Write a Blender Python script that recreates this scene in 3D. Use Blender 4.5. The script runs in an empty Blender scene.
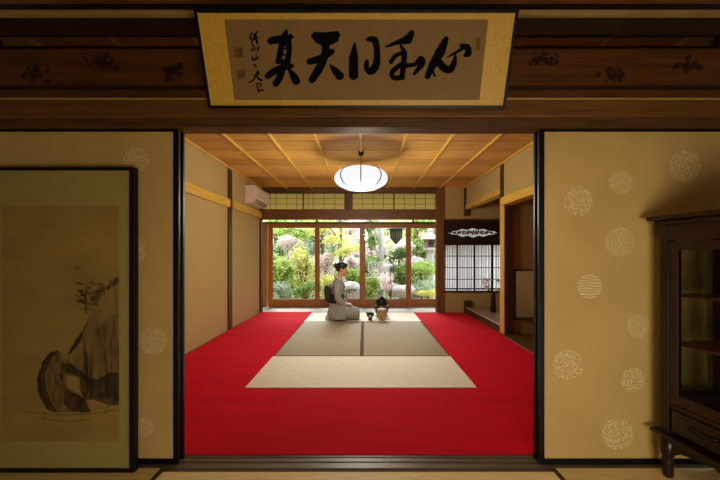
import bpy, bmesh, math, random
from mathutils import Vector, Matrix, noise
random.seed(7)
sc = bpy.context.scene
COL = sc.collection
PI = math.pi
F = 356.0; CX = 364.5; CY = 254.0; CZ = 1.10       # measured camera: focal px, vanishing point, eye height

def P(px, py, d):
    return Vector(((px-CX)*d/F, d, CZ-(py-CY)*d/F))

def lin(c):
    return tuple(((v/255)/12.92 if v/255 <= .04045 else ((v/255+.055)/1.055)**2.4) for v in c)+(1.0,)

# ------------------------------------------------------------------ materials
def base(name):
    m = bpy.data.materials.new(name); m.use_nodes = True
    nt = m.node_tree; b = nt.nodes['Principled BSDF']
    return m, nt, b
def N(nt, t, **kw):
    n = nt.nodes.new(t)
    for k, v in kw.items():
        if k in n.inputs: n.inputs[k].default_value = v
        else: setattr(n, k, v)
    return n
def plain(name, rgb, rough=.6, metal=0, var=.12, scale=12, bump=0, spec=.5, coord='Object', stretch=(1,1,1)):
    m, nt, b = base(name)
    tc = N(nt, 'ShaderNodeTexCoord'); mp = N(nt, 'ShaderNodeMapping'); mp.inputs['Scale'].default_value = stretch
    nz = N(nt, 'ShaderNodeTexNoise', Scale=scale, Detail=5.0)
    nt.links.new(tc.outputs[coord], mp.inputs['Vector']); nt.links.new(mp.outputs[0], nz.inputs['Vector'])
    cr = N(nt, 'ShaderNodeValToRGB'); c = lin(rgb)
    cr.color_ramp.elements[0].position = .3; cr.color_ramp.elements[1].position = .7
    cr.color_ramp.elements[0].color = tuple(max(0, x*(1-var)) for x in c[:3])+(1,)
    cr.color_ramp.elements[1].color = tuple(min(1, x*(1+var)) for x in c[:3])+(1,)
    nt.links.new(nz.outputs['Fac'], cr.inputs[0]); nt.links.new(cr.outputs[0], b.inputs['Base Color'])
    b.inputs['Roughness'].default_value = rough; b.inputs['Metallic'].default_value = metal
    b.inputs['Specular IOR Level'].default_value = spec
    if bump:
        bp = N(nt, 'ShaderNodeBump', Strength=bump, Distance=.01)
        nt.links.new(nz.outputs['Fac'], bp.inputs['Height']); nt.links.new(bp.outputs[0], b.inputs['Normal'])
    return m
def wood(name, a, c, axis=0, rough=.45, scale=3.0, spec=.4, board=None):
    """grain stretched along an axis; board=(axis, width) varies the tone board by board"""
    m, nt, b = base(name)
    tc = N(nt, 'ShaderNodeTexCoord'); mp = N(nt, 'ShaderNodeMapping')
    s = [14, 14, 14]; s[axis] = .9
    mp.inputs['Scale'].default_value = s
    nt.links.new(tc.outputs['Object'], mp.inputs['Vector'])
    nz = N(nt, 'ShaderNodeTexNoise', Scale=scale, Detail=6.0, Distortion=.6)
    nt.links.new(mp.outputs[0], nz.inputs['Vector'])
    cr = N(nt, 'ShaderNodeValToRGB')
    cr.color_ramp.elements[0].position = .32; cr.color_ramp.elements[1].position = .68
    cr.color_ramp.elements[0].color = lin(a); cr.color_ramp.elements[1].color = lin(c)
    nt.links.new(nz.outputs['Fac'], cr.inputs[0])
    out = cr.outputs[0]
    if board:
        sep = N(nt, 'ShaderNodeSeparateXYZ'); nt.links.new(tc.outputs['Object'], sep.inputs[0])
        dv = N(nt, 'ShaderNodeMath', operation='DIVIDE'); dv.inputs[1].default_value = board[1]
        nt.links.new(sep.outputs[board[0]], dv.inputs[0])
        fl = N(nt, 'ShaderNodeMath', operation='FLOOR'); nt.links.new(dv.outputs[0], fl.inputs[0])
        wn = N(nt, 'ShaderNodeTexWhiteNoise', noise_dimensions='1D'); nt.links.new(fl.outputs[0], wn.inputs['W'])
        mr = N(nt, 'ShaderNodeMapRange'); mr.inputs['To Min'].default_value = .72; mr.inputs['To Max'].default_value = 1.15
        nt.links.new(wn.outputs['Value'], mr.inputs['Value'])
        hs = N(nt, 'ShaderNodeHueSaturation'); nt.links.new(mr.outputs[0], hs.inputs['Value'])
        nt.links.new(out, hs.inputs['Color']); out = hs.outputs[0]
    nt.links.new(out, b.inputs['Base Color'])
    b.inputs['Roughness'].default_value = rough; b.inputs['Specular IOR Level'].default_value = spec
    bp = N(nt, 'ShaderNodeBump', Strength=.12, Distance=.004)
    nt.links.new(nz.outputs['Fac'], bp.inputs['Height']); nt.links.new(bp.outputs[0], b.inputs['Normal'])
    return m
def tatami(name, rgb, axis):
    m, nt, b = base(name)
    tc = N(nt, 'ShaderNodeTexCoord'); mp = N(nt, 'ShaderNodeMapping')
    s = [55, 55, 1]; s[axis] = 3
    mp.inputs['Scale'].default_value = s
    nt.links.new(tc.outputs['Object'], mp.inputs['Vector'])
    nz = N(nt, 'ShaderNodeTexNoise', Scale=3.0, Detail=4.0); nt.links.new(mp.outputs[0], nz.inputs['Vector'])
    cr = N(nt, 'ShaderNodeValToRGB'); c = lin(rgb)
    cr.color_ramp.elements[0].position = .25; cr.color_ramp.elements[1].position = .75
    cr.color_ramp.elements[0].color = tuple(x*.78 for x in c[:3])+(1,)
    cr.color_ramp.elements[1].color = tuple(min(1, x*1.18) for x in c[:3])+(1,)
    nt.links.new(nz.outputs['Fac'], cr.inputs[0]); nt.links.new(cr.outputs[0], b.inputs['Base Color'])
    b.inputs['Roughness'].default_value = .55; b.inputs['Specular IOR Level'].default_value = .45
    bp = N(nt, 'ShaderNodeBump', Strength=.25, Distance=.003)
    nt.links.new(nz.outputs['Fac'], bp.inputs['Height']); nt.links.new(bp.outputs[0], b.inputs['Normal'])
    return m
def paper(name, rgb, trans=.6):
    """translucent shoji paper"""
    m, nt, b = base(name)
    nt.nodes.remove(b); out = nt.nodes['Material Output']
    d = N(nt, 'ShaderNodeBsdfDiffuse'); t = N(nt, 'ShaderNodeBsdfTranslucent'); mx = N(nt, 'ShaderNodeMixShader')
    tc = N(nt, 'ShaderNodeTexCoord'); nz = N(nt, 'ShaderNodeTexNoise', Scale=30.0, Detail=4.0)
    nt.links.new(tc.outputs['Object'], nz.inputs['Vector'])
    cr = N(nt, 'ShaderNodeValToRGB'); c = lin(rgb)
    cr.color_ramp.elements[0].color = tuple(x*.9 for x in c[:3])+(1,); cr.color_ramp.elements[1].color = c
    nt.links.new(nz.outputs['Fac'], cr.inputs[0])
    nt.links.new(cr.outputs[0], d.inputs['Color']); nt.links.new(cr.outputs[0], t.inputs['Color'])
    mx.inputs[0].default_value = trans
    nt.links.new(d.outputs[0], mx.inputs[1]); nt.links.new(t.outputs[0], mx.inputs[2]); nt.links.new(mx.outputs[0], out.inputs['Surface'])
    return m
def glass(name, tint=(.97, .985, .97), ior=1.3, ro=.02):
    m, nt, b = base(name)
    nt.nodes.remove(b); out = nt.nodes['Material Output']
    tr = N(nt, 'ShaderNodeBsdfTransparent'); tr.inputs[0].default_value = tint+(1,)
    g = N(nt, 'ShaderNodeBsdfGlossy'); g.inputs['Roughness'].default_value = ro
    fr = N(nt, 'ShaderNodeFresnel', IOR=ior); mx = N(nt, 'ShaderNodeMixShader')
    nt.links.new(fr.outputs[0], mx.inputs[0]); nt.links.new(tr.outputs[0], mx.inputs[1]); nt.links.new(g.outputs[0], mx.inputs[2])
    nt.links.new(mx.outputs[0], out.inputs['Surface'])
    return m
def leafmat(name, a, c):
    m, nt, b = base(name)
    tc = N(nt, 'ShaderNodeTexCoord'); nz = N(nt, 'ShaderNodeTexNoise', Scale=4.5, Detail=5.0)
    nt.links.new(tc.outputs['Object'], nz.inputs['Vector'])
    cr = N(nt, 'ShaderNodeValToRGB'); cr.color_ramp.elements[0].position = .38; cr.color_ramp.elements[1].position = .62
    cr.color_ramp.elements[0].color = lin(a); cr.color_ramp.elements[1].color = lin(c)
    nt.links.new(nz.outputs['Fac'], cr.inputs[0])
    nt.nodes.remove(b); out = nt.nodes['Material Output']
    d = N(nt, 'ShaderNodeBsdfDiffuse'); t = N(nt, 'ShaderNodeBsdfTranslucent'); mx = N(nt, 'ShaderNodeMixShader'); mx.inputs[0].default_value = .35
    nt.links.new(cr.outputs[0], d.inputs[0]); nt.links.new(cr.outputs[0], t.inputs[0])
    nt.links.new(d.outputs[0], mx.inputs[1]); nt.links.new(t.outputs[0], mx.inputs[2]); nt.links.new(mx.outputs[0], out.inputs['Surface'])
    return m
def twotone(name, a, c, tex='voronoi', scale=90, thr=.5, soft=.06, rough=.6, metal=0):
    """a small printed pattern of two inks"""
    m, nt, b = base(name)
    tc = N(nt, 'ShaderNodeTexCoord')
    if tex == 'voronoi':
        v = N(nt, 'ShaderNodeTexVoronoi', Scale=scale, feature='DISTANCE_TO_EDGE'); o = v.outputs['Distance']
    elif tex == 'wave':
        v = N(nt, 'ShaderNodeTexWave', Scale=scale, Distortion=5.0, Detail=2.0, bands_direction='Z'); o = v.outputs['Fac']
    else:
        v = N(nt, 'ShaderNodeTexNoise', Scale=scale, Detail=3.0); o = v.outputs['Fac']
    nt.links.new(tc.outputs['Object'], v.inputs['Vector'])
    cr = N(nt, 'ShaderNodeValToRGB'); cr.color_ramp.elements[0].position = max(0, thr-soft); cr.color_ramp.elements[1].position = min(1, thr+soft)
    cr.color_ramp.elements[0].color = lin(a); cr.color_ramp.elements[1].color = lin(c)
    nt.links.new(o, cr.inputs[0]); nt.links.new(cr.outputs[0], b.inputs['Base Color'])
    b.inputs['Roughness'].default_value = rough; b.inputs['Metallic'].default_value = metal
    return m
def wash(name, rgb, density=.7, scale=14, stretch=(1, 1, 1), lo=.35, hi=.65, dens_lo=0.15):
    """thin ink wash brushed over silk: coverage varies with noise"""
    m, nt, b = base(name)
    out = nt.nodes['Material Output']
    tc = N(nt, 'ShaderNodeTexCoord'); mp = N(nt, 'ShaderNodeMapping'); mp.inputs['Scale'].default_value = stretch
    nz = N(nt, 'ShaderNodeTexNoise', Scale=scale, Detail=6.0)
    nt.links.new(tc.outputs['Object'], mp.inputs[0]); nt.links.new(mp.outputs[0], nz.inputs['Vector'])
    mr = N(nt, 'ShaderNodeMapRange'); mr.inputs['From Min'].default_value = lo; mr.inputs['From Max'].default_value = hi
    mr.inputs['To Min'].default_value = dens_lo; mr.inputs['To Max'].default_value = density
    nt.links.new(nz.outputs['Fac'], mr.inputs['Value'])
    tr = N(nt, 'ShaderNodeBsdfTransparent'); mx = N(nt, 'ShaderNodeMixShader')
    b.inputs['Base Color'].default_value = lin(rgb); b.inputs['Roughness'].default_value = .8
    nt.links.new(mr.outputs[0], mx.inputs[0]); nt.links.new(tr.outputs[0], mx.inputs[1]); nt.links.new(b.outputs[0], mx.inputs[2])
    nt.links.new(mx.outputs[0], out.inputs['Surface'])
    return m

M = {}
M['beam'] = wood('dark_beam_wood', (64, 42, 17), (98, 66, 28), 0, .5)
M['kamoi'] = wood('lintel_wood', (88, 56, 18), (120, 78, 28), 0, .5)
M['beam_dark'] = wood('smoked_wood', (34, 18, 10), (52, 28, 14), 0, .5)
M['beam_y'] = wood('beam_wood_lengthwise', (64, 42, 17), (98, 66, 28), 1, .5)
M['post'] = wood('post_wood', (98, 60, 30), (134, 86, 46), 2, .45)
M['post_dark'] = wood('dark_post_wood', (58, 36, 20), (84, 54, 30), 2, .5)
M['sash'] = wood('window_sash_wood_upright', (140, 86, 42), (178, 116, 62), 2, .42)
M['sash_x'] = wood('window_sash_wood', (140, 86, 42), (178, 116, 62), 0, .42)
M['pale_y'] = wood('pale_cedar_lengthwise', (196, 156, 62), (230, 192, 92), 1, .4)
M['pale_x'] = wood('pale_cedar', (196, 156, 62), (230, 192, 92), 0, .4)
M['pale_z'] = wood('pale_cedar_upright', (196, 150, 64), (226, 184, 92), 2, .4)
M['edge'] = wood('lit_edge_and_moulding_wood', (150, 120, 62), (180, 150, 84), 0, .5)
M['ceil'] = wood('ceiling_board_wood', (190, 136, 60), (226, 174, 90), 0, .45, board=(1, .36))
M['ceil_front'] = wood('front_ceiling_wood', (96, 56, 24), (130, 80, 36), 0, .5, board=(1, .40))
M['ranma'] = wood('transom_board_wood', (74, 42, 13), (106, 62, 22), 0, .42)
M['plaster'] = plain('ochre_sand_plaster', (180, 156, 98), .9, var=.06, scale=40, bump=.1)
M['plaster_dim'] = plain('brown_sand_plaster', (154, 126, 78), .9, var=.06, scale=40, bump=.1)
M['fus'] = plain('gold_brown_fusuma_paper', (198, 166, 98), .55, var=.09, scale=3.0, spec=.35)
cA, cB = (198, 166, 98), (226, 204, 146)
M['crest_v'] = twotone('crest_mesh_print', cB, cA, 'voronoi', 95, .07, .04)
M['crest_w'] = twotone('crest_wave_print', cA, cB, 'wave', 22, .5, .15)
M['crest_n'] = twotone('crest_petal_print', cA, cB, 'noise', 110, .53, .04)
M['lacquer'] = plain('black_lacquer', (10, 9, 10), .42, var=.05, spec=.25)
M['lacquer_dull'] = plain('worn_black_lacquer', (18, 14, 12), .5, var=.1, spec=.25)
M['felt'] = plain('red_felt', (208, 0, 32), .85, var=.12, scale=2.2, spec=.08, stretch=(.5, 3, 1))
def felt_fix():
    m = M['felt']; nt = m.node_tree; b = nt.nodes['Principled BSDF']
    b.inputs['Sheen Weight'].default_value = .3; b.inputs['Sheen Roughness'].default_value = .35; b.inputs['Sheen Tint'].default_value = lin((255, 90, 110))
felt_fix()
M['tat_bright_sheen'] = tatami('tatami_straw_bright_sheen', (238, 232, 212), 0)  # same straw as the lengthwise mats, coloured paler for its sheen in this direction
M['tat_dull_sheen'] = tatami('tatami_straw_dull_sheen', (152, 134, 98), 1)  # same straw, coloured darker where the weave shows less sheen
M['tat_front'] = tatami('golden_tatami_straw', (246, 216, 152), 0)
M['heri'] = plain('dark_brown_cloth_edging', (78, 60, 52), .85, var=.15, scale=200)
M['shoji'] = paper('cream_shoji_paper', (250, 238, 182), .82)
M['shoji_w'] = paper('white_shoji_paper', (244, 246, 250), .8)
M['muntin'] = wood('lattice_bar_wood', (84, 56, 30), (118, 82, 46), 0, .5)
M['glass'] = glass('window_glass')
M['glass_cab'] = glass('old_cabinet_glass', (.95, .96, .90), 1.12, .2)
M['deck'] = wood('veranda_board', (206, 204, 198), (226, 224, 218), 0, .5, board=(1, .11))
M['cab'] = wood('dark_cabinet_wood', (28, 15, 9), (48, 26, 16), 2, .32)
M['cab_x'] = wood('dark_cabinet_wood_rails', (28, 15, 9), (50, 27, 16), 1, .32)
M['iron'] = plain('black_iron', (26, 24, 25), .45, .6, var=.2, scale=60, bump=.3)
M['gold'] = twotone('gold_brocade', (194, 148, 36), (226, 184, 72), 'noise', 150, .5, .2, rough=.5)
M['gold_edge'] = plain('pale_gold_edge', (218, 180, 96), .5)
M['silk'] = plain('brown_silk', (134, 102, 50), .7, var=.06, scale=8)
M['ink'] = plain('black_ink', (9, 10, 9), .9, var=.2, scale=30, spec=.1)
M['seal'] = wash('faded_red_seal', (120, 40, 20), .6, 60)
M['cloth'] = plain('olive_mount_cloth', (158, 144, 74), .8, var=.08, scale=90)
M['pict'] = plain('aged_painting_silk', (150, 124, 58), .8, var=.16, scale=3, stretch=(1, 1, 2.5))
# ------------------------------------------------------------------ mesh builder
class MB:
    def __init__(s): s.v = []; s.f = []; s.m = []
    def quad(s, pts, mi=0):
        n = len(s.v); s.v += [Vector(p) for p in pts]; s.f.append(tuple(range(n, n+len(pts)))); s.m.append(mi); return s
    def box(s, x0, x1, y0, y1, z0, z1, mi=0):
        n = len(s.v)
        s.v += [Vector(p) for p in ((x0,y0,z0),(x1,y0,z0),(x1,y1,z0),(x0,y1,z0),(x0,y0,z1),(x1,y0,z1),(x1,y1,z1),(x0,y1,z1))]
        for f in ((0,3,2,1),(4,5,6,7),(0,1,5,4),(1,2,6,5),(2,3,7,6),(3,0,4,7)):
            s.f.append(tuple(n+i for i in f)); s.m.append(mi)
        return s
    def prism(s, pts, off, mi=0):
        """pts: 3-D polygon, off: extrusion vector"""
        n = len(s.v); k = len(pts); off = Vector(off)
        s.v += [Vector(p) for p in pts]+[Vector(p)+off for p in pts]
        s.f.append(tuple(range(n, n+k))[::-1]); s.m.append(mi)
        s.f.append(tuple(range(n+k, n+2*k))); s.m.append(mi)
        for i in range(k):
            j = (i+1) % k; s.f.append((n+i, n+j, n+k+j, n+k+i)); s.m.append(mi)
        return s
    def loft(s, rings, cap=True, mi=0, closed=False):
        n0 = len(s.v); k = len(rings[0])
        for r in rings: s.v += [Vector(p) for p in r]
        R = len(rings)
        for a in range(R if closed else R-1):
            for i in range(k):
                j = (i+1) % k; b = (a+1) % R
                s.f.append((n0+a*k+i, n0+a*k+j, n0+b*k+j, n0+b*k+i)); s.m.append(mi)
        if cap and not closed:
            s.f.append(tuple(n0+i for i in range(k))[::-1]); s.m.append(mi)
            s.f.append(tuple(n0+(R-1)*k+i for i in range(k))); s.m.append(mi)
        return s
    def tube(s, pts, rad, n=10, mi=0, flat=1.0):
        pts = [Vector(p) for p in pts]
        if not isinstance(rad, (list, tuple)): rad = [rad]*len(pts)
        rings = []; up = None
        for i, p in enumerate(pts):
            t = (pts[min(i+1, len(pts)-1)]-pts[max(i-1, 0)]).normalized()
            if up is None: up = Vector((0, 0, 1)) if abs(t.z) < .9 else Vector((1, 0, 0))
            a = (up-t*up.dot(t)).normalized(); b = t.cross(a); up = a
            rings.append([p+(a*math.cos(2*PI*q/n)+b*math.sin(2*PI*q/n)*flat)*rad[i] for q in range(n)])
        return s.loft(rings, mi=mi)
    def lathe(s, prof, c=(0,0,0), n=32, mi=0):
        c = Vector(c)
        rings = [[c+Vector((max(r, .0004)*math.cos(2*PI*q/n), max(r, .0004)*math.sin(2*PI*q/n), z)) for q in range(n)] for r, z in prof]
        return s.loft(rings, mi=mi)
    def ell(s, c, r, n=20, k=12, mi=0, rot=None):
        c = Vector(c); rings = []
        for a in range(k+1):
            th = -PI/2+PI*a/k; ring = []
            for q in range(n):
                p = Vector((r[0]*max(math.cos(th), .003)*math.cos(2*PI*q/n), r[1]*max(math.cos(th), .003)*math.sin(2*PI*q/n), r[2]*math.sin(th)))
                if rot: p = rot @ p
                ring.append(c+p)
            rings.append(ring)
        return s.loft(rings, mi=mi)
    def build(s, name, mat, parent=None, bevel=0, smooth=False, origin=None):
        root = Vector((0, 0, 0)); p = parent
        while p is not None: root += p.location; p = p.parent
        if origin is None:
            if parent is None:
                xs = [v.x for v in s.v]; ys = [v.y for v in s.v]; zs = [v.z for v in s.v]
                origin = Vector(((min(xs)+max(xs))/2, (min(ys)+max(ys))/2, min(zs)))
            else: origin = root
        origin = Vector(origin)
        me = bpy.data.meshes.new(name); me.from_pydata([v-origin for v in s.v], [], s.f)
        for mm in (mat if isinstance(mat, (list, tuple)) else [mat]): me.materials.append(mm)
        for i, q in enumerate(me.polygons): q.material_index = s.m[i]; q.use_smooth = smooth
        me.update()
        bm = bmesh.new(); bm.from_mesh(me); bmesh.ops.recalc_face_normals(bm, faces=bm.faces); bm.to_mesh(me); bm.free()
        o = bpy.data.objects.new(name, me); COL.objects.link(o); o.parent = parent
        o.location = origin-root
        if bevel:
            b = o.modifiers.new('bevel', 'BEVEL'); b.width = bevel; b.segments = 2; b.limit_method = 'ANGLE'
        return o
def empty(name, loc, label=None, cat=None, group=None, kind=None):
    o = bpy.data.objects.new(name, None); COL.objects.link(o); o.location = loc; o.empty_display_size = .1
    tag(o, label, cat, group, kind); return o
def tag(o, label=None, cat=None, group=None, kind=None):
    if label: o['label'] = label
    if cat: o['category'] = cat
    if group: o['group'] = group
    if kind: o['kind'] = kind
    return o
CNT = {}
def struct(kind, mb, mat, label, cat, bevel=0, smooth=False):
    if kind in ('trim', 'window', 'door'):
        CNT[kind] = CNT.get(kind, 0)+1; kind = '%s_%d' % (kind, CNT[kind])
    return tag(mb.build(kind, mat, bevel=bevel, smooth=smooth), label, cat, None, 'structure')
def semp(kind, loc, label, cat):
    CNT[kind] = CNT.get(kind, 0)+1
    return empty('%s_%d' % (kind, CNT[kind]), loc, label, cat, None, 'structure')
B = lambda *a: MB().box(*a)

XL, XR, YF, YB, ZC = -1.97, 1.90, 1.94, 6.75, 2.37
XE0, XE1 = -3.4, 3.3          # veranda extent
YG = 7.39                     # glass door plane
# ------------------------------------------------------------------ room shell
struct('floor', B(-2.1, 3.4, -1.0, 7.3, -.16, -.03), M['beam_dark'], 'dark wooden subfloor under the mats and felt', 'floor')
struct('floor_veranda', B(XE0, XE1, YB+.045, YG+.12, -.03, 0), M['deck'], 'pale grey board floor of the veranda by the glass doors', 'floor')
cb = MB()
y = YF-.02
k = 0
while y < YB:
    y1 = min(y+.36, YB+.0)
    cb.box(XL, XR, y, y1+.012, ZC+(.004 if k % 2 else 0), ZC+.02+(.004 if k % 2 else 0)); y = y1; k += 1
    if y1 >= YB: break
def boards(y0, y1, x0, x1, z, w):
    mb = MB(); y = math.floor(y0/w)*w
    while y < y1:
        a, b = max(y, y0), min(y+w, y1)
        if b-a > .01:
            # boards lean; the gap is widened to draw the lap's shadow line
            mb.prism([(x0, a+.045, z), (x0, b, z-.010), (x0, b, z+.02), (x0, a+.045, z+.02)], (x1-x0, 0, 0))
        y += w
    return mb
struct('ceiling', boards(YF-.02, YB+.05, XL-.05, XR+.05, ZC, .36), M['ceil'], 'orange cedar board ceiling of the tea room', 'ceiling')
for i, x in enumerate((-1.95, -1.473, -.998, -.52, -.042, .435, .93, 1.425)):
    struct('trim', B(x-.014, x+.014, YF, YB, ZC-.034, ZC-.008), M['pale_y'], 'pale ceiling batten running lengthwise, number %s from the left wall' % ('one','two','three','four','five','six','seven','eight')[i], 'ceiling batten', .003)
struct('ceiling_front', boards(-.9, 1.80, -2.1, 2.1, 2.375, .40), M['ceil_front'], 'dark board ceiling of the near room', 'ceiling')
struct('ceiling_veranda', boards(YB+.06, 7.95, XE0, XE1, 2.36, .3), M['beam'], 'dark board ceiling of the veranda and eaves', 'ceiling')
# left wall
struct('wall_left', B(XL-.1, XL, YF, YB-.07, -.03, ZC+.02), M['plaster'], 'ochre plaster left wall of the tea room', 'wall')
struct('wall_front_left', B(-2.1, -1.99, -.9, 1.84, -.03, 2.4), M['plaster_dim'], 'plaster left wall of the near room', 'wall')
struct('wall_front_right', B(1.99, 2.1, -.9, 1.84, -.03, 2.4), M['plaster_dim'], 'plaster right wall of the near room', 'wall')
# near room back wall with a low window
bw = MB(); X0, X1, Z0, Z1 = .15, 1.35, .04, .80
bw.box(-2.1, X0, -1.0, -.9, -.03, 2.4).box(X1, 2.1, -1.0, -.9, -.03, 2.4).box(X0, X1, -1.0, -.9, -.03, Z0).box(X0, X1, -1.0, -.9, Z1, 2.4)
struct('wall_back', bw, M['plaster_dim'], 'plaster wall of the near room with a low window', 'wall')
struct('trim', B(XL-.02, XL+.022, 5.12, 5.25, 0, ZC-.036), M['post_dark'], 'dark upright post set in the left wall', 'post', .004)
struct('trim', B(XL-.08, XL+.03, YB-.07, YB+.05, 0, ZC-.01), M['post_dark'], 'dark corner post where the left wall meets the glass doors', 'post', .004)
struct('trim', B(XL-.0, XL+.045, YF+.0, 5.115, 1.77, 1.885), M['pale_y'], 'pale yellow picture rail along the near left wall', 'rail', .006)
struct('trim', B(XL-.0, XL+.045, 5.255, YB-.075, 1.77, 1.885), M['pale_y'], 'pale yellow picture rail below the air conditioner', 'rail', .006)
struct('trim', B(XL, XL+.03, YF, YB-.075, ZC-.036, ZC-.009), M['pale_y'], 'pale moulding where the left wall meets the ceiling', 'moulding', .003)
# right wall
struct('wall_right', B(XR, XR+.1, YF, 4.85, 1.87, ZC+.02), M['plaster'], 'tan plaster wall above the right hand rail', 'wall')
struct('wall_right_low', B(XR, XR+.1, YF, 2.9, -.03, 1.76), M['plaster'], 'tan plaster lower right wall near the sliding panels', 'wall')
struct('trim', B(XR-.045, XR+.10, YF, 4.85, 1.76, 1.87), M['pale_y'], 'bright yellow wooden rail over the right hand alcove', 'rail', .006)
struct('trim', B(XR, XR+.014, 4.852, 5.0, 0, 1.872), M['pale_z'], 'pale face of the alcove post beside the red felt', 'post', .003)
struct('trim', B(XR+.015, XR+.12, 4.854, 5.0, 0, 1.872), M['post_dark'], 'dark body of the alcove post', 'post', .003)
struct('trim', B(XR-.005, XR+.1, 4.865, 4.985, 1.874, ZC-.01), M['post_dark'], 'dark upper post between the two hanging walls', 'post', .004)
struct('wall_hanging', B(XR+.01, XR+.1, 4.99, YB-.075, 2.02, ZC+.02), M['plaster'], 'hanging plaster wall over the alcove', 'wall')
struct('trim', B(XR-.005, XR+.11, 4.99, YB-.075, 1.94, 2.018), M['pale_y'], 'pale beam under the hanging wall of the alcove', 'beam', .004)
struct('trim', B(XR-.02, XR+.07, YB-.07, YB-.01, 1.82, ZC-.01), M['post_dark'], 'short dark hanging post at the far end of the alcove beam', 'post', .004)
struct('trim', B(XR-.03, XR, YF, YB-.075, ZC-.036, ZC-.009), M['pale_y'], 'pale moulding where the right wall meets the ceiling', 'moulding', .003)
# alcoves
struct('wall_alcove_back', B(2.8, 2.9, 2.9, YB, -.03, 2.5), M['plaster_dim'], 'brown plaster back wall of the alcoves', 'wall')
struct('wall_alcove_near', B(XR+.1, 2.8, 2.84, 2.9, -.03, 2.5), M['plaster_dim'], 'brown plaster near end wall of the side alcove', 'wall')
struct('ceiling_alcove', B(XR+.1, 2.9, 2.84, YB+.05, 2.38, 2.42), M['beam_dark'], 'dark ceiling of the alcoves', 'ceiling')
pt = MB()
pt.box(XR+.12, 2.07, 4.89, 4.97, 0, .22).box(2.07, 2.8, 4.89, 4.97, 0, .20).box(XR+.12, 2.8, 4.89, 4.97, .89, 2.38).box(XR+.12, 2.05, 4.89, 4.97, .22, .89).box(2.72, 2.8, 4.89, 4.97, .2, .89)
struct('wall_partition', pt, M['plaster_dim'], 'brown partition between the alcoves with a low opening', 'wall')
fr = MB(); fr.box(2.05, 2.075, 4.875, 4.985, .20, .89).box(2.7, 2.725, 4.875, 4.985, .2, .89).box(2.05, 2.725, 4.875, 4.985, .865, .89).box(2.05, 2.725, 4.875, 4.985, .2, .222)
struct('trim', fr, M['post_dark'], 'dark frame round the low opening in the partition', 'frame')
struct('floor_side_alcove', B(XR-.0, 2.8, 2.9, 4.85, -.03, .004), M['beam'], 'dark board floor of the side alcove', 'floor')
struct('floor_alcove', B(XR+.06, 2.8, 4.97, YB, -.03, .1), M['tat_dull_sheen'], 'raised straw matted floor of the alcove', 'floor')
struct('trim', B(XR, XR+.06, 5.0, YB-.01, -.02, .095), M['post_dark'], 'dark front sill of the raised alcove', 'sill', .003)
struct('trim', B(XR-.004, XR+.02, 5.0, YB-.02, .095, .105), plain('pale_sill_strip', (214, 204, 190), .3, var=.05), 'thin pale strip along the alcove sill', 'strip')
struct('trim', B(XR-.02, XR+.12, YB-.075, YB-.0, 0, .22), M['post_dark'], 'short dark block at the far end of the alcove sill', 'block', .004)

# back (far) wall, plane YB
def yb(x0, x1, z0, z1, y0=YB, y1=YB+.05): return (x0, x1, y0, y1, z0, z1)
struct('trim', B(*yb(XL+.03, 1.355, 1.752, 1.935, YB-.03, YB+.05)), M['kamoi'], 'brown lintel over the veranda opening', 'lintel', .004)
struct('trim', B(*yb(XL+.03, 1.355, 2.262, 2.36, YB-.02, YB+.05)), M['beam'], 'brown beam above the papered transom windows', 'beam', .004)
struct('trim', B(*yb(-.372, -.238, 1.935, 2.262, YB-.01, YB+.05)), M['post_dark'], 'short dark post between the two papered transoms', 'post', .003)
struct('trim', B(1.355, 1.505, YB-.04, YB+.07, 0, ZC-.012), M['post'], 'red brown post at the right end of the glass doors', 'post', .006)
struct('trim', B(XL+.03, 1.355, YB-.0, YB+.045, -.03, .004), M['deck'], 'pale sill board at the veranda edge', 'sill')
# shoin window wall
struct('wall_far_low', B(1.505, 2.8, YB, YB+.06, -.03, .39), M['plaster'], 'tan plaster under the papered alcove window', 'wall')
struct('wall_far_high', B(1.505, 2.8, YB, YB+.06, 1.765, 2.42), M['plaster'], 'tan plaster above the carved transom', 'wall')
struct('trim', B(1.505, 2.8, YB-.02, YB+.06, 1.725, 1.765), M['beam'], 'dark rail above the carved transom', 'rail', .003)
struct('trim', B(1.505, 2.8, YB-.02, YB+.06, 1.27, 1.30), M['beam_dark'], 'dark rail between carved transom and papered window', 'rail', .003)
struct('trim', B(1.505, 2.8, YB-.025, YB+.06, .375, .40), M['beam_dark'], 'dark lower sill of the papered alcove window', 'sill', .003)
# carved transom : dark board pierced by a spindle shaped opening with scrolls
tr = empty('carved_transom', (2.13, YB+.01, 1.30), 'dark carved transom board with a pale pierced scroll pattern', 'transom')
x0, x1, zc, hh = 1.59, 2.53, 1.503, .075
def sp(t): return hh*(math.sin(PI*t)**.75)*(1+.18*math.sin(t*PI*9))
top = [(x0+(x1-x0)*i/40, YB+.005, zc+sp(i/40)) for i in range(41)]; bot = [(p[0], p[1], 2*zc-p[2]) for p in top]
mb = MB()
for i in range(40):
    for A, zz in ((top, 1.725), (bot, 1.30)):
        mb.prism([A[i], A[i+1], (A[i+1][0], A[i+1][1], zz), (A[i][0], A[i][1], zz)], (0, .022, 0))
mb.box(1.505, x0, YB+.005, YB+.027, 1.30, 1.725).box(x1, 2.8, YB+.005, YB+.027, 1.30, 1.725)
mb.build('board', M['beam_dark'], tr)
sv = MB()
for i in range(9):
    cx = x0+.12+i*(x1-x0-.24)/8; r = .036*math.sin(PI*(cx-x0)/(x1-x0))+.008
    pts = [(cx+r*(1-.07*q)*math.cos(q*.62), YB+.015, zc+r*(1-.07*q)*math.sin(q*.62)) for q in range(12)]
    sv.tube(pts, .0105, 6)
sv.tube([(x0+.02+(x1-x0-.04)*i/40, YB+.016, zc+.018*math.sin(i*.8)) for i in range(41)], .0085, 6)
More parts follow.
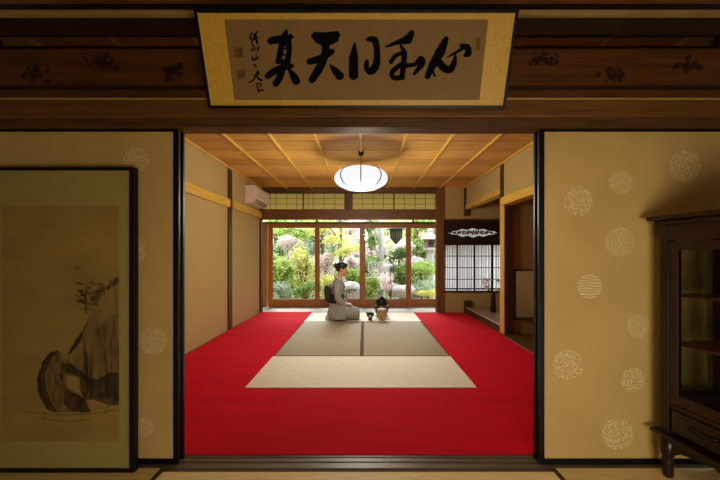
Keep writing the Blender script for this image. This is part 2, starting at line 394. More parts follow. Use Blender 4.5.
for i in range(19):
    cx = x0+.05+i*(x1-x0-.1)/18; r = .06*math.sin(PI*(cx-x0)/(x1-x0))
    sv.tube([(cx-.012, YB+.015, zc-r), (cx+.012, YB+.015, zc+r)], .0055, 6)
sv.build('scroll_carving', M['post_dark'], tr)
MB().box(x0-.02, x1+.02, YB+.034, YB+.036, zc-.09, zc+.09).build('backing_paper', M['shoji_w'], tr)
# shoin window
w = semp('window', (2.15, YB+.02, .40), 'white papered alcove window with fine upright slats', 'window')
MB().box(1.505, 2.8, YB+.03, YB+.032, .40, 1.27).build('paper', M['shoji_w'], w)
sl = MB(); x = 1.53
k = 0
while x < 2.77:
    sl.box(x, x+(.018, .010, .014)[k % 3], YB+.020, YB+.029, .40, 1.27); x += (.046, .036, .056)[k % 3]; k += 1
sl.build('upright_slats', plain('grey_white_slats', (172, 174, 190), .8, var=.05), w)
for x in (1.505, 1.758, 2.085, 2.42, 2.765):
    MB().box(x-.012, x+.016, YB-.002, YB+.024, .40, 1.27).build('stile', M['beam_dark'], w)
hb = MB()
for z in (.62, .84, 1.06): hb.box(1.505, 2.8, YB+.012, YB+.026, z-.006, z+.006)
hb.build('muntins', M['post_dark'], w)
MB().box(1.505, 2.8, YB-.004, YB+.024, .43, .45).build('lower_rail', M['beam_dark'], w)
# papered transom windows in YB
def ranma(x0, x1, cols, label):
    w = semp('window', ((x0+x1)/2, YB+.02, 1.937), label, 'transom window')
    MB().box(x0+.01, x1-.01, YB+.026, YB+.028, 1.945, 2.25).build('paper', M['shoji'], w)
    f = MB(); f.box(x0, x1, YB+.008, YB+.03, 1.937, 1.95).box(x0, x1, YB+.008, YB+.03, 2.247, 2.26).box(x0, x0+.012, YB+.008, YB+.03, 1.937, 2.26).box(x1-.012, x1, YB+.008, YB+.03, 1.937, 2.26)
    f.build('frame', M['beam'], w)
    g = MB()
    for c in cols[:-1]: g.box(c-.0035, c+.0035, YB+.012, YB+.026, 1.95, 2.247)
    for z in (2.048, 2.154): g.box(x0+.012, x1-.012, YB+.014, YB+.026, z-.0035, z+.0035)
    g.build('muntins', M['muntin'], w)
wx = lambda p: (p-CX)*YB/F
ranma(XL+.031, wx(303), [wx(p) for p in (270, 276, 286.6, 296.8, 0)], 'papered transom beside the air conditioner, leftmost of four')
ranma(wx(303), wx(345), [wx(p) for p in (308, 313, 324, 334.8, 0)], 'papered transom left of the short dark post, next to the leftmost')
ranma(wx(352), wx(394), [wx(p) for p in (362.3, 373, 383.5, 0)], 'papered transom right of the short dark post')
ranma(wx(394), wx(436.5), [wx(p) for p in (404.5, 415.3, 425.5, 0)], 'papered transom over the right glass doors, rightmost of four')

# glass sliding doors, plane YG
def glassdoor(x0, x1, y, label):
    w = semp('door', ((x0+x1)/2, y, 0), label, 'glass door')
    for a in (x0, x1-.1): MB().box(a, a+.1, y-.017, y+.017, .002, 1.729).build('stile', M['sash'], w, .004)
    MB().box(x0+.1, x1-.1, y-.016, y+.016, .003, .165).build('bottom_rail', M['sash_x'], w, .004)
    MB().box(x0+.1, x1-.1, y-.016, y+.016, 1.64, 1.729).build('top_rail', M['sash_x'], w, .004)
    MB().box(x0+.1, x1-.1, y-.003, y+.003, .165, 1.64).build('pane', M['glass'], w)
glassdoor(-3.06, -2.02, YG+.045, 'wooden framed glass door mostly hidden past the left wall')
glassdoor(-2.0, -.93, YG, 'wooden framed glass door nearest the left wall')
glassdoor(-1.035, .02, YG+.045, 'wooden framed glass door behind the kneeling woman')
glassdoor(-.10, .965, YG, 'wooden framed glass door behind the kettle')
glassdoor(.86, 1.93, YG+.045, 'wooden framed glass door at the right end of the opening')
glassdoor(1.95, 2.98, YG, 'wooden framed glass door hidden behind the papered window')
struct('trim', B(XE0, XE1, YG-.04, YG+.09, 1.732, 1.762), M['beam'], 'brown head rail over the glass doors', 'rail')
struct('trim', B(XE0, XE1, YG-.04, YG+.09, 2.28, 2.36), M['beam'], 'brown top plate over the glass transoms', 'beam')
for i, (a, b) in enumerate(((-3.3, -1.0), (-.98, 1.0), (1.02, 3.2))):
    w = semp('window', ((a+b)/2, YG, 1.765), 'clear glass transom over the glass doors, %s' % ('left', 'middle', 'right')[i], 'transom window')
    MB().box(a, b, YG+.01, YG+.016, 1.764, 2.28).build('pane', M['glass'], w)
    f = MB(); f.box(a-.01, a+.01, YG, YG+.03, 1.764, 2.28).box(b-.01, b+.01, YG, YG+.03, 1.764, 2.28); f.build('frame', M['beam'], w)
struct('wall_veranda_left', B(XE0-.1, XE0, YB, YG+.1, -.03, 2.4), M['plaster'], 'plaster end wall of the veranda, left', 'wall')
struct('wall_veranda_right', B(XE1, XE1+.1, YB, YG+.1, -.03, 2.4), M['plaster'], 'plaster end wall of the veranda, right', 'wall')
struct('wall_veranda_back', B(XE0, XL-.08, YB-.05, YB+.05, -.03, 2.4), M['plaster'], 'plaster wall of the veranda behind the left corner post', 'wall')
struct('wall_veranda_inner', B(2.8, XE1, YB-.0, YB+.06, -.03, 2.4), M['plaster'], 'plaster wall of the veranda beyond the alcove', 'wall')
# roof over everything (keeps the sky out)
struct('roof', B(-3.6, 3.5, -1.1, 8.0, 2.5, 2.62), M['beam_dark'], 'roof slab above the ceilings', 'roof')

# ------------------------------------------------------------------ near lintel group
YN = 1.84
struct('trim', B(-1.99, 1.99, YN, YF, 1.755, 1.80), M['beam'], 'grooved brown head track over the sliding panels', 'lintel')
struct('trim', B(-1.99, 1.99, YN-.025, YF, 1.80, 1.885), M['kamoi'], 'long brown lintel beam under the framed calligraphy', 'lintel', .004)
struct('trim', B(-1.99, 1.99, YN-.027, YN+.02, 1.886, 1.896), M['edge'], 'lit top edge of the lintel, put in as a thin pale strip', 'strip')  # pale colour stands in for light catching the lintel's top edge
struct('trim', B(-1.99, 1.99, YN+.005, YF, 1.898, 1.951), M['ranma'], 'narrow brown rail under the carved transom board', 'rail', .003)
struct('trim', B(-1.99, 1.99, YN+.012, YF, 1.952, 1.976), M['beam_dark'], 'dark groove strip under the carved transom board', 'strip')
rb = empty('transom_board', (0, YN+.04, 1.977), 'long brown transom board with dark carved blossoms', 'transom')
MB().box(-1.99, 1.99, YN+.03, YN+.06, 1.977, 2.177).build('board', M['ranma'], rb, .002)
MB().box(-1.99, 1.99, YN+.028, YN+.062, 2.178, 2.192).build('top_strip', M['beam_dark'], rb)
rnd = random.Random(3)
def blossom(px, py, wpx, hpx, kindn):
    c = P(px, py, YN+.03); s = (YN+.03)/F
    mb = MB()
    for _ in range(kindn):
        dx = rnd.gauss(0, wpx*.24)*s; dz = rnd.gauss(0, hpx*.22)*s
        a0 = rnd.random()*PI; r1 = rnd.uniform(.010, .02); r2 = r1*rnd.uniform(.45, .8); dp = rnd.uniform(.001, .0035)
        pts = []
        for q in range(9):
            t = 2*PI*q/9; ex, ez = r1*math.cos(t), r2*math.sin(t)
            pts.append((c.x+dx+ex*math.cos(a0)-ez*math.sin(a0), YN+.03-dp, c.z+dz+ex*math.sin(a0)+ez*math.cos(a0)))
        mb.prism(pts, (0, dp-.0002, 0))
    return mb.build('carved_blossom', M['beam_dark'], rb)
for a in ((36, 72, 26, 18, 22), (100, 61, 32, 16, 24), (173, 71, 22, 18, 22), (545, 58, 34, 14, 22), (614, 73, 30, 16, 22), (686, 65, 36, 14, 20)):
    blossom(*a)
bmx = MB().box(-1.99, 1.99, YN, YN+.026, 2.236, 2.50).box(-1.99, 1.99, YN+.026, YF-.02, 2.33, 2.50)
struct('trim', bmx, M['beam_dark'], 'deep dark beam over the slot above the transom', 'beam')
struct('trim', B(-1.99, -1.93, YN+.02, YN+.06, 2.193, 2.236), M['beam_dark'], 'dark spacer block at the left end of the slot', 'block')
struct('trim', B(1.845, 1.99, YN+.02, YN+.06, 2.193, 2.236), M['beam_dark'], 'dark spacer block at the right end of the slot', 'block')
struct('trim', B(-1.99, 1.99, YN-.03, YN-.002, 2.318, 2.343), M['edge'], 'pale moulding under the near room ceiling', 'moulding', .002)
w = semp('window', (0, YN+.015, 2.193), 'slot above the carved transom board with an added dimming pane', 'transom window')
MB().box(-1.93, 1.845, YN+.012, YN+.016, 2.176, 2.236).build('pane', glass('added_dimming_glass', (.40, .35, .30), 1.2), w)  # added tinted pane, dims the lit ceiling seen through the slot
# threshold with grooves
th = MB(); prof = [(1.83, -.03), (1.83, .0), (1.862, .0), (1.862, -.004), (1.888, -.004), (1.888, 0), (1.906, 0), (1.906, -.004), (1.932, -.004), (1.932, 0), (1.942, 0), (1.942, -.03)]
th.prism([(-1.99, a, z) for a, z in prof], (3.98, 0, 0))
struct('threshold', th, wood('worn_threshold_wood', (84, 72, 54), (116, 100, 78), 0, .42, spec=.6), 'worn grooved wooden threshold between the two rooms', 'threshold')

# ------------------------------------------------------------------ fusuma
def fusuma(x0, x1, y0, label, crests, pull=None):
    y1 = y0+.022; z0, z1 = -.002, 1.753
    d = semp('door', ((x0+x1)/2, (y0+y1)/2, z0), label, 'sliding panel')
    s = .03
    pm = MB().box(x0+s, x1-s, y0+.004, y1-.004, z0+s, z1-.012)
    for (px, py, rp, kd) in crests:
        c = P(px, py, y0+.004); r = rp*(y0)/F
        rot = [(c.x+r*math.cos(2*PI*q/28), y0+.0040, c.z+r*math.sin(2*PI*q/28)) for q in range(28)]
        rot = [(min(max(p[0], x0+s), x1-s), p[1], p[2]) for p in rot]
        pm.prism(rot, (0, -.0006, 0), {'v': 1, 'w': 2, 'n': 3}[kd])
    pm.build('paper', [M['fus'], M['crest_v'], M['crest_w'], M['crest_n']], d)
    for a, b in ((x0, x0+s), (x1-s, x1)): MB().box(a, b, y0, y1, z0, z1).build('stile', M['lacquer'], d, .004)
    for a, b in ((z0, z0+s), (z1-.012, z1)): MB().box(x0+s, x1-s, y0+.001, y1-.001, a, b).build('rail', M['lacquer'], d, .002)
    if pull:
        MB().lathe([(.026, 0), (.032, .001), (.032, .004), (.024, .004), (.022, .001)]).build('finger_pull', M['iron'], d)
        o = d.children[-1]; o.rotation_euler = (PI/2, 0, 0); o.location = Vector((pull, y0+.004, .817))-d.location
    return d
fusuma(-1.985, -.9745, 1.864, 'gold papered sliding panel behind the framed landscape painting',
       [(136, 160, 13, 'n'), (134, 250, 13, 'n'), (153, 341, 14, 'v'), (144, 427, 10, 'v'), ])
fusuma(-1.96, -.973, 1.908, 'gold papered sliding panel stacked behind the left hand one', [])
fusuma(.9145, 1.985, 1.864, 'gold papered sliding panel with pale round crests beside the cabinet',
       [(578, 201, 15, 'n'), (621, 183, 12, 'v'), (685.5, 166.5, 16, 'n'), (620, 242, 15, 'v'), (589.5, 286.5, 12.5, 'w'), (638, 326.5, 11.5, 'v'), (568, 365, 15.5, 'n'), (633, 380, 12, 'n'), (617.5, 434, 16, 'n'), (685, 247, 14, 'v'), (700, 340, 13, 'v')], pull=1.752)
fusuma(.914, 1.96, 1.908, 'gold papered sliding panel stacked behind the right hand one', [])

# ------------------------------------------------------------------ tatami
def mat(x0, x1, y0, y1, m, label, longx=True, z=0.0, h=.028, edges=True):
    r = empty('tatami_mat', ((x0+x1)/2, (y0+y1)/2, z-h), label, 'tatami mat')
    e = .03 if longx else .02
    if longx:
        MB().box(x0, x1, y0+e, y1-e, z-h, z).build('straw_surface', m, r)
        for a, b in ((y0, y0+e), (y1-e, y1)): MB().box(x0, x1, a, b, z-h, z+.0008).build('cloth_edging', M['heri'], r)
    else:
        MB().box(x0+e, x1-e, y0, y1, z-h, z).build('straw_surface', m, r)
        for a, b in ((x0, x0+e), (x1-e, x1)): MB().box(a, b, y0, y1, z-h, z+.0008).build('cloth_edging', M['heri'], r)
    return r
MX0, MX1, MC = -.99, .93, -.03
mat(MX0, MX1, 2.90, 3.862, M['tat_bright_sheen'], 'wide tatami mat with pale painted sheen, nearest the viewer inside the red felt')
mat(MX0, MC-.001, 3.864, 5.774, M['tat_dull_sheen'], 'tatami mat lengthwise, coloured darker for less sheen, left of the centre seam', False)
mat(MC+.001, MX1, 3.864, 5.774, M['tat_dull_sheen'], 'tatami mat lengthwise, coloured darker for less sheen, right of the centre seam', False)
mat(MX0, MX1, 5.776, 6.745, M['tat_bright_sheen'], 'tatami mat with pale painted sheen under the kneeling woman and tea utensils')
mat(MX0, MX1, 1.944, 2.898, M['tat_bright_sheen'], 'tatami mat hidden under the front red felt')
mat(XL, MX0-.002, 1.944, 3.862, M['tat_dull_sheen'], 'tatami mat hidden under the near left red felt', False)
mat(XL, MX0-.002, 3.864, 5.774, M['tat_dull_sheen'], 'tatami mat hidden under the middle left red felt', False)
mat(XL, MX0-.002, 5.776, 6.745, M['tat_dull_sheen'], 'tatami mat hidden under the far left red felt', False)
mat(MX1+.002, XR-.002, 1.944, 3.862, M['tat_dull_sheen'], 'tatami mat hidden under the near right red felt', False)
mat(MX1+.002, XR-.002, 3.864, 5.774, M['tat_dull_sheen'], 'tatami mat hidden under the middle right red felt', False)
mat(MX1+.002, XR-.002, 5.776, 6.745, M['tat_dull_sheen'], 'tatami mat hidden under the far right red felt', False)
# near room mats
mat(-1.02, .955, .86, 1.828, M['tat_front'], 'golden tatami mat in front of the threshold, middle')
mat(-1.99, -1.025, -.1, 1.828, M['tat_front'], 'golden tatami mat in front of the threshold, left', False)
mat(.96, 1.985, -.1, 1.828, M['tat_front'], 'golden tatami mat under the dark cabinet', False)
mat(-1.02, .955, -.1, .855, M['tat_front'], 'golden tatami mat beneath the viewer')
mat(-1.99, 1.985, -.9, -.105, M['tat_front'], 'golden tatami mat behind the viewer')

# ------------------------------------------------------------------ red felts
def felt(x0, x1, y0, y1, label, wav=0, seed=0):
    nx, ny = max(4, int((x1-x0)/.05)), max(4, int((y1-y0)/.05))
    t = .004; mb = MB(); zb = .0012
    def hgt(x, y):
        v = noise.noise(Vector((x*1.3+seed, y*5, 0)))
        return zb+t+max(0, v)*.0035
    g = []
    for j in range(ny+1):
        for i in range(nx+1):
            x = x0+(x1-x0)*i/nx; yy = y0+(y1-y0)*j/ny
            if wav and j == 0: yy += wav*noise.noise(Vector((x*2.2, 3.1+seed, 0)))
            if wav and i in (0, nx): x += wav*.6*noise.noise(Vector((yy*2.0, 7.7+seed, 0)))
            g.append((x, yy))
    n = (nx+1)*(ny+1)
    mb.v = [Vector((x, yy, hgt(x, yy))) for x, yy in g]+[Vector((x, yy, zb)) for x, yy in g]
    for j in range(ny):
        for i in range(nx):
            a = j*(nx+1)+i
            mb.f.append((a, a+1, a+nx+2, a+nx+1)); mb.m.append(0)
            mb.f.append((n+a+nx+1, n+a+nx+2, n+a+1, n+a)); mb.m.append(0)
    def side(seq):
        for a, b in zip(seq, seq[1:]): mb.f.append((a, n+a, n+b, b)); mb.m.append(0)
    side([i for i in range(nx+1)]); side([nx+j*(nx+1) for j in range(ny+1)])
    side([n-1-i for i in range(nx+1)]); side([(ny-j)*(nx+1) for j in range(ny+1)])
    return tag(mb.build('felt_rug', M['felt'], smooth=False), label, 'rug')
felt(XL+.012, XR-.012, 1.952, 2.903, 'wide red felt rug across the front of the tea room, next to the threshold', .012, 1)
felt(XL+.026, -.985, 2.905, 4.98, 'red felt runner along the left wall, nearer piece', .006, 2)
felt(XL+.026, -.985, 4.984, 6.72, 'red felt runner along the left wall, farther piece by the veranda', .006, 3)
felt(.925, XR-.05, 2.905, 4.70, 'red felt runner on the right, nearer piece beside the side alcove', .006, 4)
felt(.925, XR-.028, 4.704, 6.66, 'red felt runner on the right, farther piece beside the raised alcove', .006, 5)

# ------------------------------------------------------------------ pendant lamp
LP = Vector((-.042, 4.35, 0)); LZ = 2.02
lamp = empty('pendant_lamp', (LP.x, LP.y, 1.85), 'round white paper pendant lamp with dark ribs hanging from the ceiling', 'lamp')
def lampr(t):   # squashed globe profile
    return .33*abs(math.cos(t))**.72, .140*math.sin(t)
prof = []
for i in range(25):
    t = -PI/2+.22+(PI-.44)*i/24; r, z = lampr(t); prof.append((r, LZ+z))
sh = MB(); sh.loft([[Vector((LP.x+r*math.cos(2*PI*q/48), LP.y+r*math.sin(2*PI*q/48), z)) for q in range(48)] for r, z in prof], cap=True)
lm, nt, b = base('glowing_lamp_paper')
b.inputs['Base Color'].default_value = lin((84, 84, 84)); b.inputs['Roughness'].default_value = .8
lw = N(nt, 'ShaderNodeLayerWeight', Blend=.28)
cr = N(nt, 'ShaderNodeValToRGB'); cr.color_ramp.elements[0].color = (.96, .96, 1, 1); cr.color_ramp.elements[1].color = (.55, .36, .24, 1)
cr.color_ramp.elements[0].position = .45; cr.color_ramp.elements[1].position = .98
nt.links.new(lw.outputs['Facing'], cr.inputs[0]); nt.links.new(cr.outputs[0], b.inputs['Emission Color'])
b.inputs['Emission Strength'].default_value = .96
shade = sh.build('lamp_shade', lm, lamp, smooth=True)
for kx in range(8):
    a = 2*PI*kx/8+PI/2
    pts = []
    for i in range(21):
        t = -PI/2+.22+(PI-.44)*i/20; r, z = lampr(t)
        pts.append((LP.x+(r+.002)*math.cos(a), LP.y+(r+.002)*math.sin(a), LZ+z))
    MB().tube(pts, .0065, 6).build('rib', M['beam_dark'], lamp, smooth=True)
MB().lathe([(.075, 2.152), (.078, 2.162), (.06, 2.168), (.02, 2.18)], (LP.x, LP.y, 0)).build('top_cap', M['pale_x'], lamp, smooth=True)
MB().tube([(LP.x, LP.y, 2.17), (LP.x, LP.y, 2.32)], .005, 8).build('cord', M['iron'], lamp)
MB().lathe([(.012, 2.300), (.026, 2.305), (.034, 2.32), (.034, 2.345), (.026, 2.360)], (LP.x, LP.y, 0)).build('ceiling_cap', M['iron'], lamp, smooth=True)

# ------------------------------------------------------------------ air conditioner on the left wall
M['acw'] = plain('warm_white_plastic', (226, 206, 186), .4, var=.03)
ac = empty('air_conditioner', (XL, 6.25, 1.945), 'cream wall air conditioner mounted high on the left wall', 'air conditioner')
ya, yb_ = 5.87, 6.655
pr = [(0, 1.945), (.07, 1.945), (.12, 1.965), (.165, 2.01), (.185, 2.05), (.187, 2.20), (.17, 2.232), (.15, 2.238), (0, 2.238)]
MB().prism([(XL+.001+a, ya, z) for a, z in pr], (0, yb_-ya, 0)).build('body', M['acw'], ac, .004)
MB().box(XL+.1, XL+.175, ya+.05, yb_-.05, 1.966, 1.98).build('air_flap', plain('flap_plastic', (200, 180, 160), .4, var=.03), ac)
o = ac.children[-1]; 
sv = MB()
for i in range(5): sv.prism([(XL+.125+i*.010, ya+.06, 1.962+i*.0105), (XL+.131+i*.010, ya+.06, 1.960+i*.0105), (XL+.131+i*.010, ya+.06, 1.968+i*.0105)], (0, yb_-ya-.12, 0))
sv.build('vent_louvres', M['iron'], ac)
MB().box(XL+.1865, XL+.189, ya+.02, yb_-.02, 2.06, 2.062).build('panel_seam', M['beam'], ac)

# ------------------------------------------------------------------ calligraphy frame
cf = empty('calligraphy_frame', (-.033, 1.80, 1.833), 'black framed gold bordered calligraphy leaning forward over the lintel', 'framed calligraphy')
Bp = Vector((0, 1.795, 1.833)); Tp = Vector((0, 1.637, 2.224)); L = (Tp-Bp).length
vdir = (Tp-Bp).normalized(); udir = Vector((1, 0, 0)); nrm = udir.cross(vdir)   # faces the viewer (-Y) and down
if nrm.y > 0: nrm = -nrm
def uv(px, py):
    r = Vector(((px-CX)/F, 1, (CY-py)/F)); o = Vector((0, 0, CZ))
    t = (Bp-o).dot(nrm)/r.dot(nrm); q = o+r*t
    return q.x, (q-Bp).dot(vdir), t
def W(u, v, h=0): return Bp+udir*u+vdir*v+nrm*h
def slab(u0, u1, v0, v1, h0, h1):
    return MB().prism([W(u0, v0, h0), W(u1, v0, h0), W(u1, v1, h0), W(u0, v1, h0)], nrm*(h1-h0))
U0, U1 = -.783, .708
slab(U0+.005, U1-.005, .004, L-.004, -.014, 0).build('gold_mount', M['gold'], cf)
fw = .014
for a in ((U0, U0+fw, 0, L), (U1-fw, U1, 0, L)): slab(*a, -.018, .012).build('frame_side', M['lacquer'], cf, .002)
for a in ((U0+fw, U1-fw, 0, fw), (U0+fw, U1-fw, L-fw, L)): slab(*a, -.018, .012).build('frame_rail', M['lacquer'], cf, .002)
for a in ((U0+fw, U0+fw+.004, fw, L-fw), (U1-fw-.004, U1-fw, fw, L-fw)): slab(*a, 0, .004).build('inner_edge', M['gold_edge'], cf)
c0 = uv(223.75, 19.5); c1 = uv(235, 100); c2 = uv(488.75, 19.5); c3 = uv(479, 100)
pu0, pu1, pv0, pv1 = (c0[0]+c1[0])/2, (c2[0]+c3[0])/2, (c1[1]+c3[1])/2, (c0[1]+c2[1])/2
silk = slab(pu0, pu1, pv0, pv1, 0, .001).build('silk_panel', M['silk'], cf)
WS = 1.12
def stroke(mb, pts, wid, mapf, h, nn=None, mi=0):
    """a brush stroke: a ribbon following pts whose width swells, with round ends"""
    nsub = 5; P2 = []; Wd = []
    if not isinstance(wid, (list, tuple)): wid = [wid*.8]+[wid]*(len(pts)-2)+[wid*.85] if len(pts) > 2 else [wid*.9, wid]
    n = len(pts)
    for i in range(n-1):
        p0 = Vector(pts[max(i-1, 0)]); p1 = Vector(pts[i]); p2 = Vector(pts[i+1]); p3 = Vector(pts[min(i+2, n-1)])
        for k in range(nsub+(1 if i == n-2 else 0)):
            t = k/nsub
            P2.append(.5*((2*p1)+(-p0+p2)*t+(2*p0-5*p1+4*p2-p3)*t*t+(-p0+3*p1-3*p2+p3)*t**3)); Wd.append((wid[i]*(1-t)+wid[i+1]*t)*WS)
    Lf, Rt = [], []
    for i, p in enumerate(P2):
        t = (P2[min(i+1, len(P2)-1)]-P2[max(i-1, 0)]); t = t.normalized() if t.length > 1e-6 else Vector((1, 0))
        nn_ = Vector((-t.y, t.x)); w_ = Wd[i]*.5*(1+.10*noise.noise(Vector((p.x*.11, p.y*.11, 1))))
        Lf.append(p+nn_*w_); Rt.append(p-nn_*w_)
    def q3(p, hh): return mapf(p.x, p.y, hh)
    for i in range(len(P2)-1):
        mb.quad([q3(Lf[i], h), q3(Lf[i+1], h), q3(Rt[i+1], h), q3(Rt[i], h)], mi)
    for c, w_, hh in ((P2[0], Wd[0], h+.00004), (P2[-1], Wd[-1], h+.00008)):
        mb.quad([q3(c+Vector((math.cos(a*PI/6), math.sin(a*PI/6)))*w_*.5*(1+.08*math.sin(a*2.3)), hh) for a in range(12)], mi)
def mapper(ox, oy, s):
    def f(x, y, h):
        u, v, t = uv(ox+x/s, oy+y/s); return W(u, v, h)
    return f
mA = mapper(240, 15, 5.333); mB_ = mapper(370, 15, 5.333); mC = mapper(350, 0, 4.0)
hh = [.0014]
def ch(name, fn, strokes):
    mb = MB()
    for pts, wd in strokes:
        hh[0] += .00001; stroke(mb, pts, wd, fn, hh[0])
    mb.build(name, M['ink'], cf)
ch('brush_character', mA, [([(165, 138), (205, 130), (272, 118)], [36, 38, 26]), ([(247, 82), (240, 115), (236, 150)], [12, 36, 30]), ([(272, 100), (268, 120)], 8),
    ([(224, 145), (216, 195), (203, 250)], [28, 30, 26]), ([(255, 150), (262, 190), (248, 275)], [40, 26, 34]), ([(215, 182), (258, 178)], 8), ([(210, 216), (255, 212)], 8), ([(205, 246), (258, 246)], 20),
    ([(148, 325), (190, 296), (240, 276), (275, 272)], [30, 34, 26, 24]), ([(232, 265), (215, 325), (192, 365)], [30, 34, 34]), ([(262, 290), (285, 325), (300, 352)], [14, 34, 40])])
ch('brush_character', mA, [([(402, 112), (450, 112), (515, 106)], [40, 36, 36]), ([(412, 138), (460, 148), (508, 130)], [24, 34, 34]),
    ([(455, 150), (455, 200), (430, 270), (385, 345)], [40, 38, 40, 36]), ([(372, 248), (430, 232), (490, 195)], [32, 36, 28]), ([(482, 268), (508, 298), (532, 325)], [10, 34, 42])])
mb = MB()
stroke(mb, [(612, 152), (606, 230), (606, 322)], [10, 44, 46], mA, .0016); mb.build('brush_stroke', M['ink'], cf); mb = MB()
stroke(mb, [(72, 158), (98, 160), (108, 205), (104, 260), (85, 285), (66, 272), (68, 245)], [16, 26, 22, 28, 28, 22, 14], mC, .00161)
mb.build('brush_stroke', M['ink'], cf)
ch('brush_character', mB_, [([(85, 170), (150, 145), (200, 130), (222, 95)], [8, 24, 46, 26]), ([(165, 165), (182, 205), (178, 270), (170, 330)], [14, 26, 30, 24]),
    ([(112, 250), (140, 215), (190, 200)], [22, 22, 16]), ([(165, 262), (118, 305), (128, 335), (172, 332)], [20, 26, 24, 28]), ([(190, 270), (240, 262), (270, 235), (276, 262), (235, 315)], [22, 20, 34, 32, 14])])
ch('brush_character', mB_, [([(306, 328), (335, 265), (375, 195), (405, 128)], [28, 38, 46, 26]), ([(352, 225), (385, 275), (425, 292), (448, 255), (455, 215)], [30, 38, 36, 28, 10]),
    ([(412, 225), (450, 205), (492, 180)], [6, 14, 16]), ([(488, 165), (520, 175), (522, 205), (508, 215)], [22, 34, 34, 20]), ([(335, 300), (345, 325)], 12)])
sg = [([(62, 95), (56, 118), (66, 145)], 9), ([(76, 98), (74, 135)], 8), ([(96, 84), (84, 110), (92, 150)], [5, 9, 11]), ([(50, 125), (80, 128), (98, 118)], 6),
      ([(60, 150), (72, 165), (64, 190)], 7), ([(62, 192), (78, 186), (86, 172)], 6), ([(100, 168), (96, 182)], 10), ([(92, 186), (100, 196)], 5),
      ([(66, 226), (72, 240), (86, 236), (102, 222)], [9, 11, 9, 5]), ([(88, 212), (84, 232)], 6), ([(76, 264), (86, 276)], 9), ([(52, 360), (72, 345), (92, 310), (94, 298)], [7, 8, 9, 7]),
      ([(70, 322), (90, 318), (106, 312)], 6), ([(86, 318), (96, 336), (116, 348)], [6, 9, 12]), ([(102, 300), (100, 318)], 5), ([(92, 362), (94, 388), (100, 408)], 8), ([(96, 370), (114, 366), (106, 384)], 6), ([(96, 410), (112, 400), (126, 402)], 8)]
ch('signature', mA, sg)
for (px, py, a, b) in ((238.7, 52, 4.2, 5), (241.5, 74.5, 4, 4.6), (478, 44, 2.2, 6)):
    pts = [(px-a, py+b), (px+a, py+b), (px+a, py-b), (px-a, py-b)]
    MB().quad([W(*uv(*p)[:2], .0013) for p in pts]).build('seal_mark', M['seal'], cf)
for x in (-.45, .38):
    MB().tube([(x, 1.655, 2.20), (x, 1.80, 2.325)], .002, 6).build('hanging_cord', M['iron'], cf)

WS = 1.0
# ------------------------------------------------------------------ framed landscape painting on the left
DP = 1.80
S = DP/F
lp = empty('framed_painting', ((61-CX)*S, DP+.012, 0), 'large black framed ink landscape of a rock arch and tree standing on the floor', 'framed painting')
def Q(px, py, off=0): p = P(px, py, DP); return Vector((p.x, DP-off, p.z))
xa, xb = (-14-CX)*S, (135.5-CX)*S; zt = CZ-(167.5-CY)*S
MB().box(xa+.012, xb-.012, DP, DP+.02, .012, zt-.008).build('cloth_mount', M['cloth'], lp)
for a, b in ((xa, xa+.026), (xb-.026, xb)): MB().box(a, b, DP-.012, DP+.024, 0, zt).build('frame_side', M['lacquer_dull'], lp, .003)
for a, b in ((0, .018), (zt-.016, zt)): MB().box(xa+.026, xb-.026, DP-.011, DP+.023, a, b).build('frame_rail', M['lacquer_dull'], lp, .003)
pic = MB()
pic.box(Q(2, 0).x, Q(119.5, 0).x, DP-.002, DP+.0, Q(0, 441).z, Q(0, 206).z)
pic.build('painted_silk', M['pict'], lp)
W1 = wash('ink_wash_dark', (44, 31, 14), .72, 26, (1, 1, 1), .3, .65, .3)
W2 = wash('ink_wash_mid', (70, 48, 20), .6, 22, (2.5, 1, .6), .35, .7, .15)
W3 = wash('ink_wash_pale', (96, 74, 42), .38, 10, (3, 1, .5), .35, .7, .05)
W4 = wash('ink_wash_light', (178, 148, 82), .55, 20, (1, 1, 1), .35, .65, .3)
paint = MB(); hz = [.0021]
def z7(pts, s=2.667, ox=20, oy=260): return [(ox+a/s, oy+b/s) for a, b in pts]
def wobble(pts):
    out = []
    n = len(pts)
    for i in range(n):
        a, b = Vector(pts[i]), Vector(pts[(i+1) % n])
        k = max(1, int((b-a).length/3))
        for j in range(k):
            p = a.lerp(b, j/k); out.append((p.x+.9*noise.noise(Vector((p.x*.35, p.y*.35, 2))), p.y+.9*noise.noise(Vector((p.x*.35, p.y*.35, 9)))))
    return out
def blob(pts, mi, wob=True):
    hz[0] += .00003
    paint.quad([Q(min(p[0], 119.4), p[1], hz[0]) for p in (wobble(pts) if wob else pts)], mi)
# pale distant cliff, then slope, cliff skirts, arch rock
blob(z7([(185, 150), (205, 110), (235, 70), (264, 40), (265, 372), (225, 368), (150, 300), (122, 268), (150, 225)]), 2)
blob(z7([(200, 190), (240, 150), (265, 140), (265, 378), (235, 382), (190, 360), (160, 300)]), 2)
blob(z7([(120, 262), (134, 235), (152, 205), (180, 165), (172, 200), (150, 235)]), 1)
blob(z7([(128, 258), (140, 228), (158, 202), (172, 184), (160, 220)]), 0)
blob(z7([(165, 305), (205, 318), (240, 300), (265, 300), (265, 384), (235, 388), (200, 372), (172, 372), (158, 340)]), 0)
blob(z7([(60, 275), (75, 250), (100, 239), (122, 262), (150, 285), (185, 310), (190, 340), (172, 345), (150, 312), (125, 305), (122, 335), (148, 350), (176, 370), (188, 404), (100, 407), (72, 396), (52, 355), (48, 315)]), 1)
blob(z7([(60, 272), (46, 315), (50, 360), (74, 400), (100, 408), (84, 380), (70, 340), (68, 300), (84, 262), (104, 243), (84, 244)]), 0)
blob(z7([(112, 270), (150, 285), (185, 315), (168, 318), (135, 300), (118, 300), (115, 330), (106, 310)]), 0)
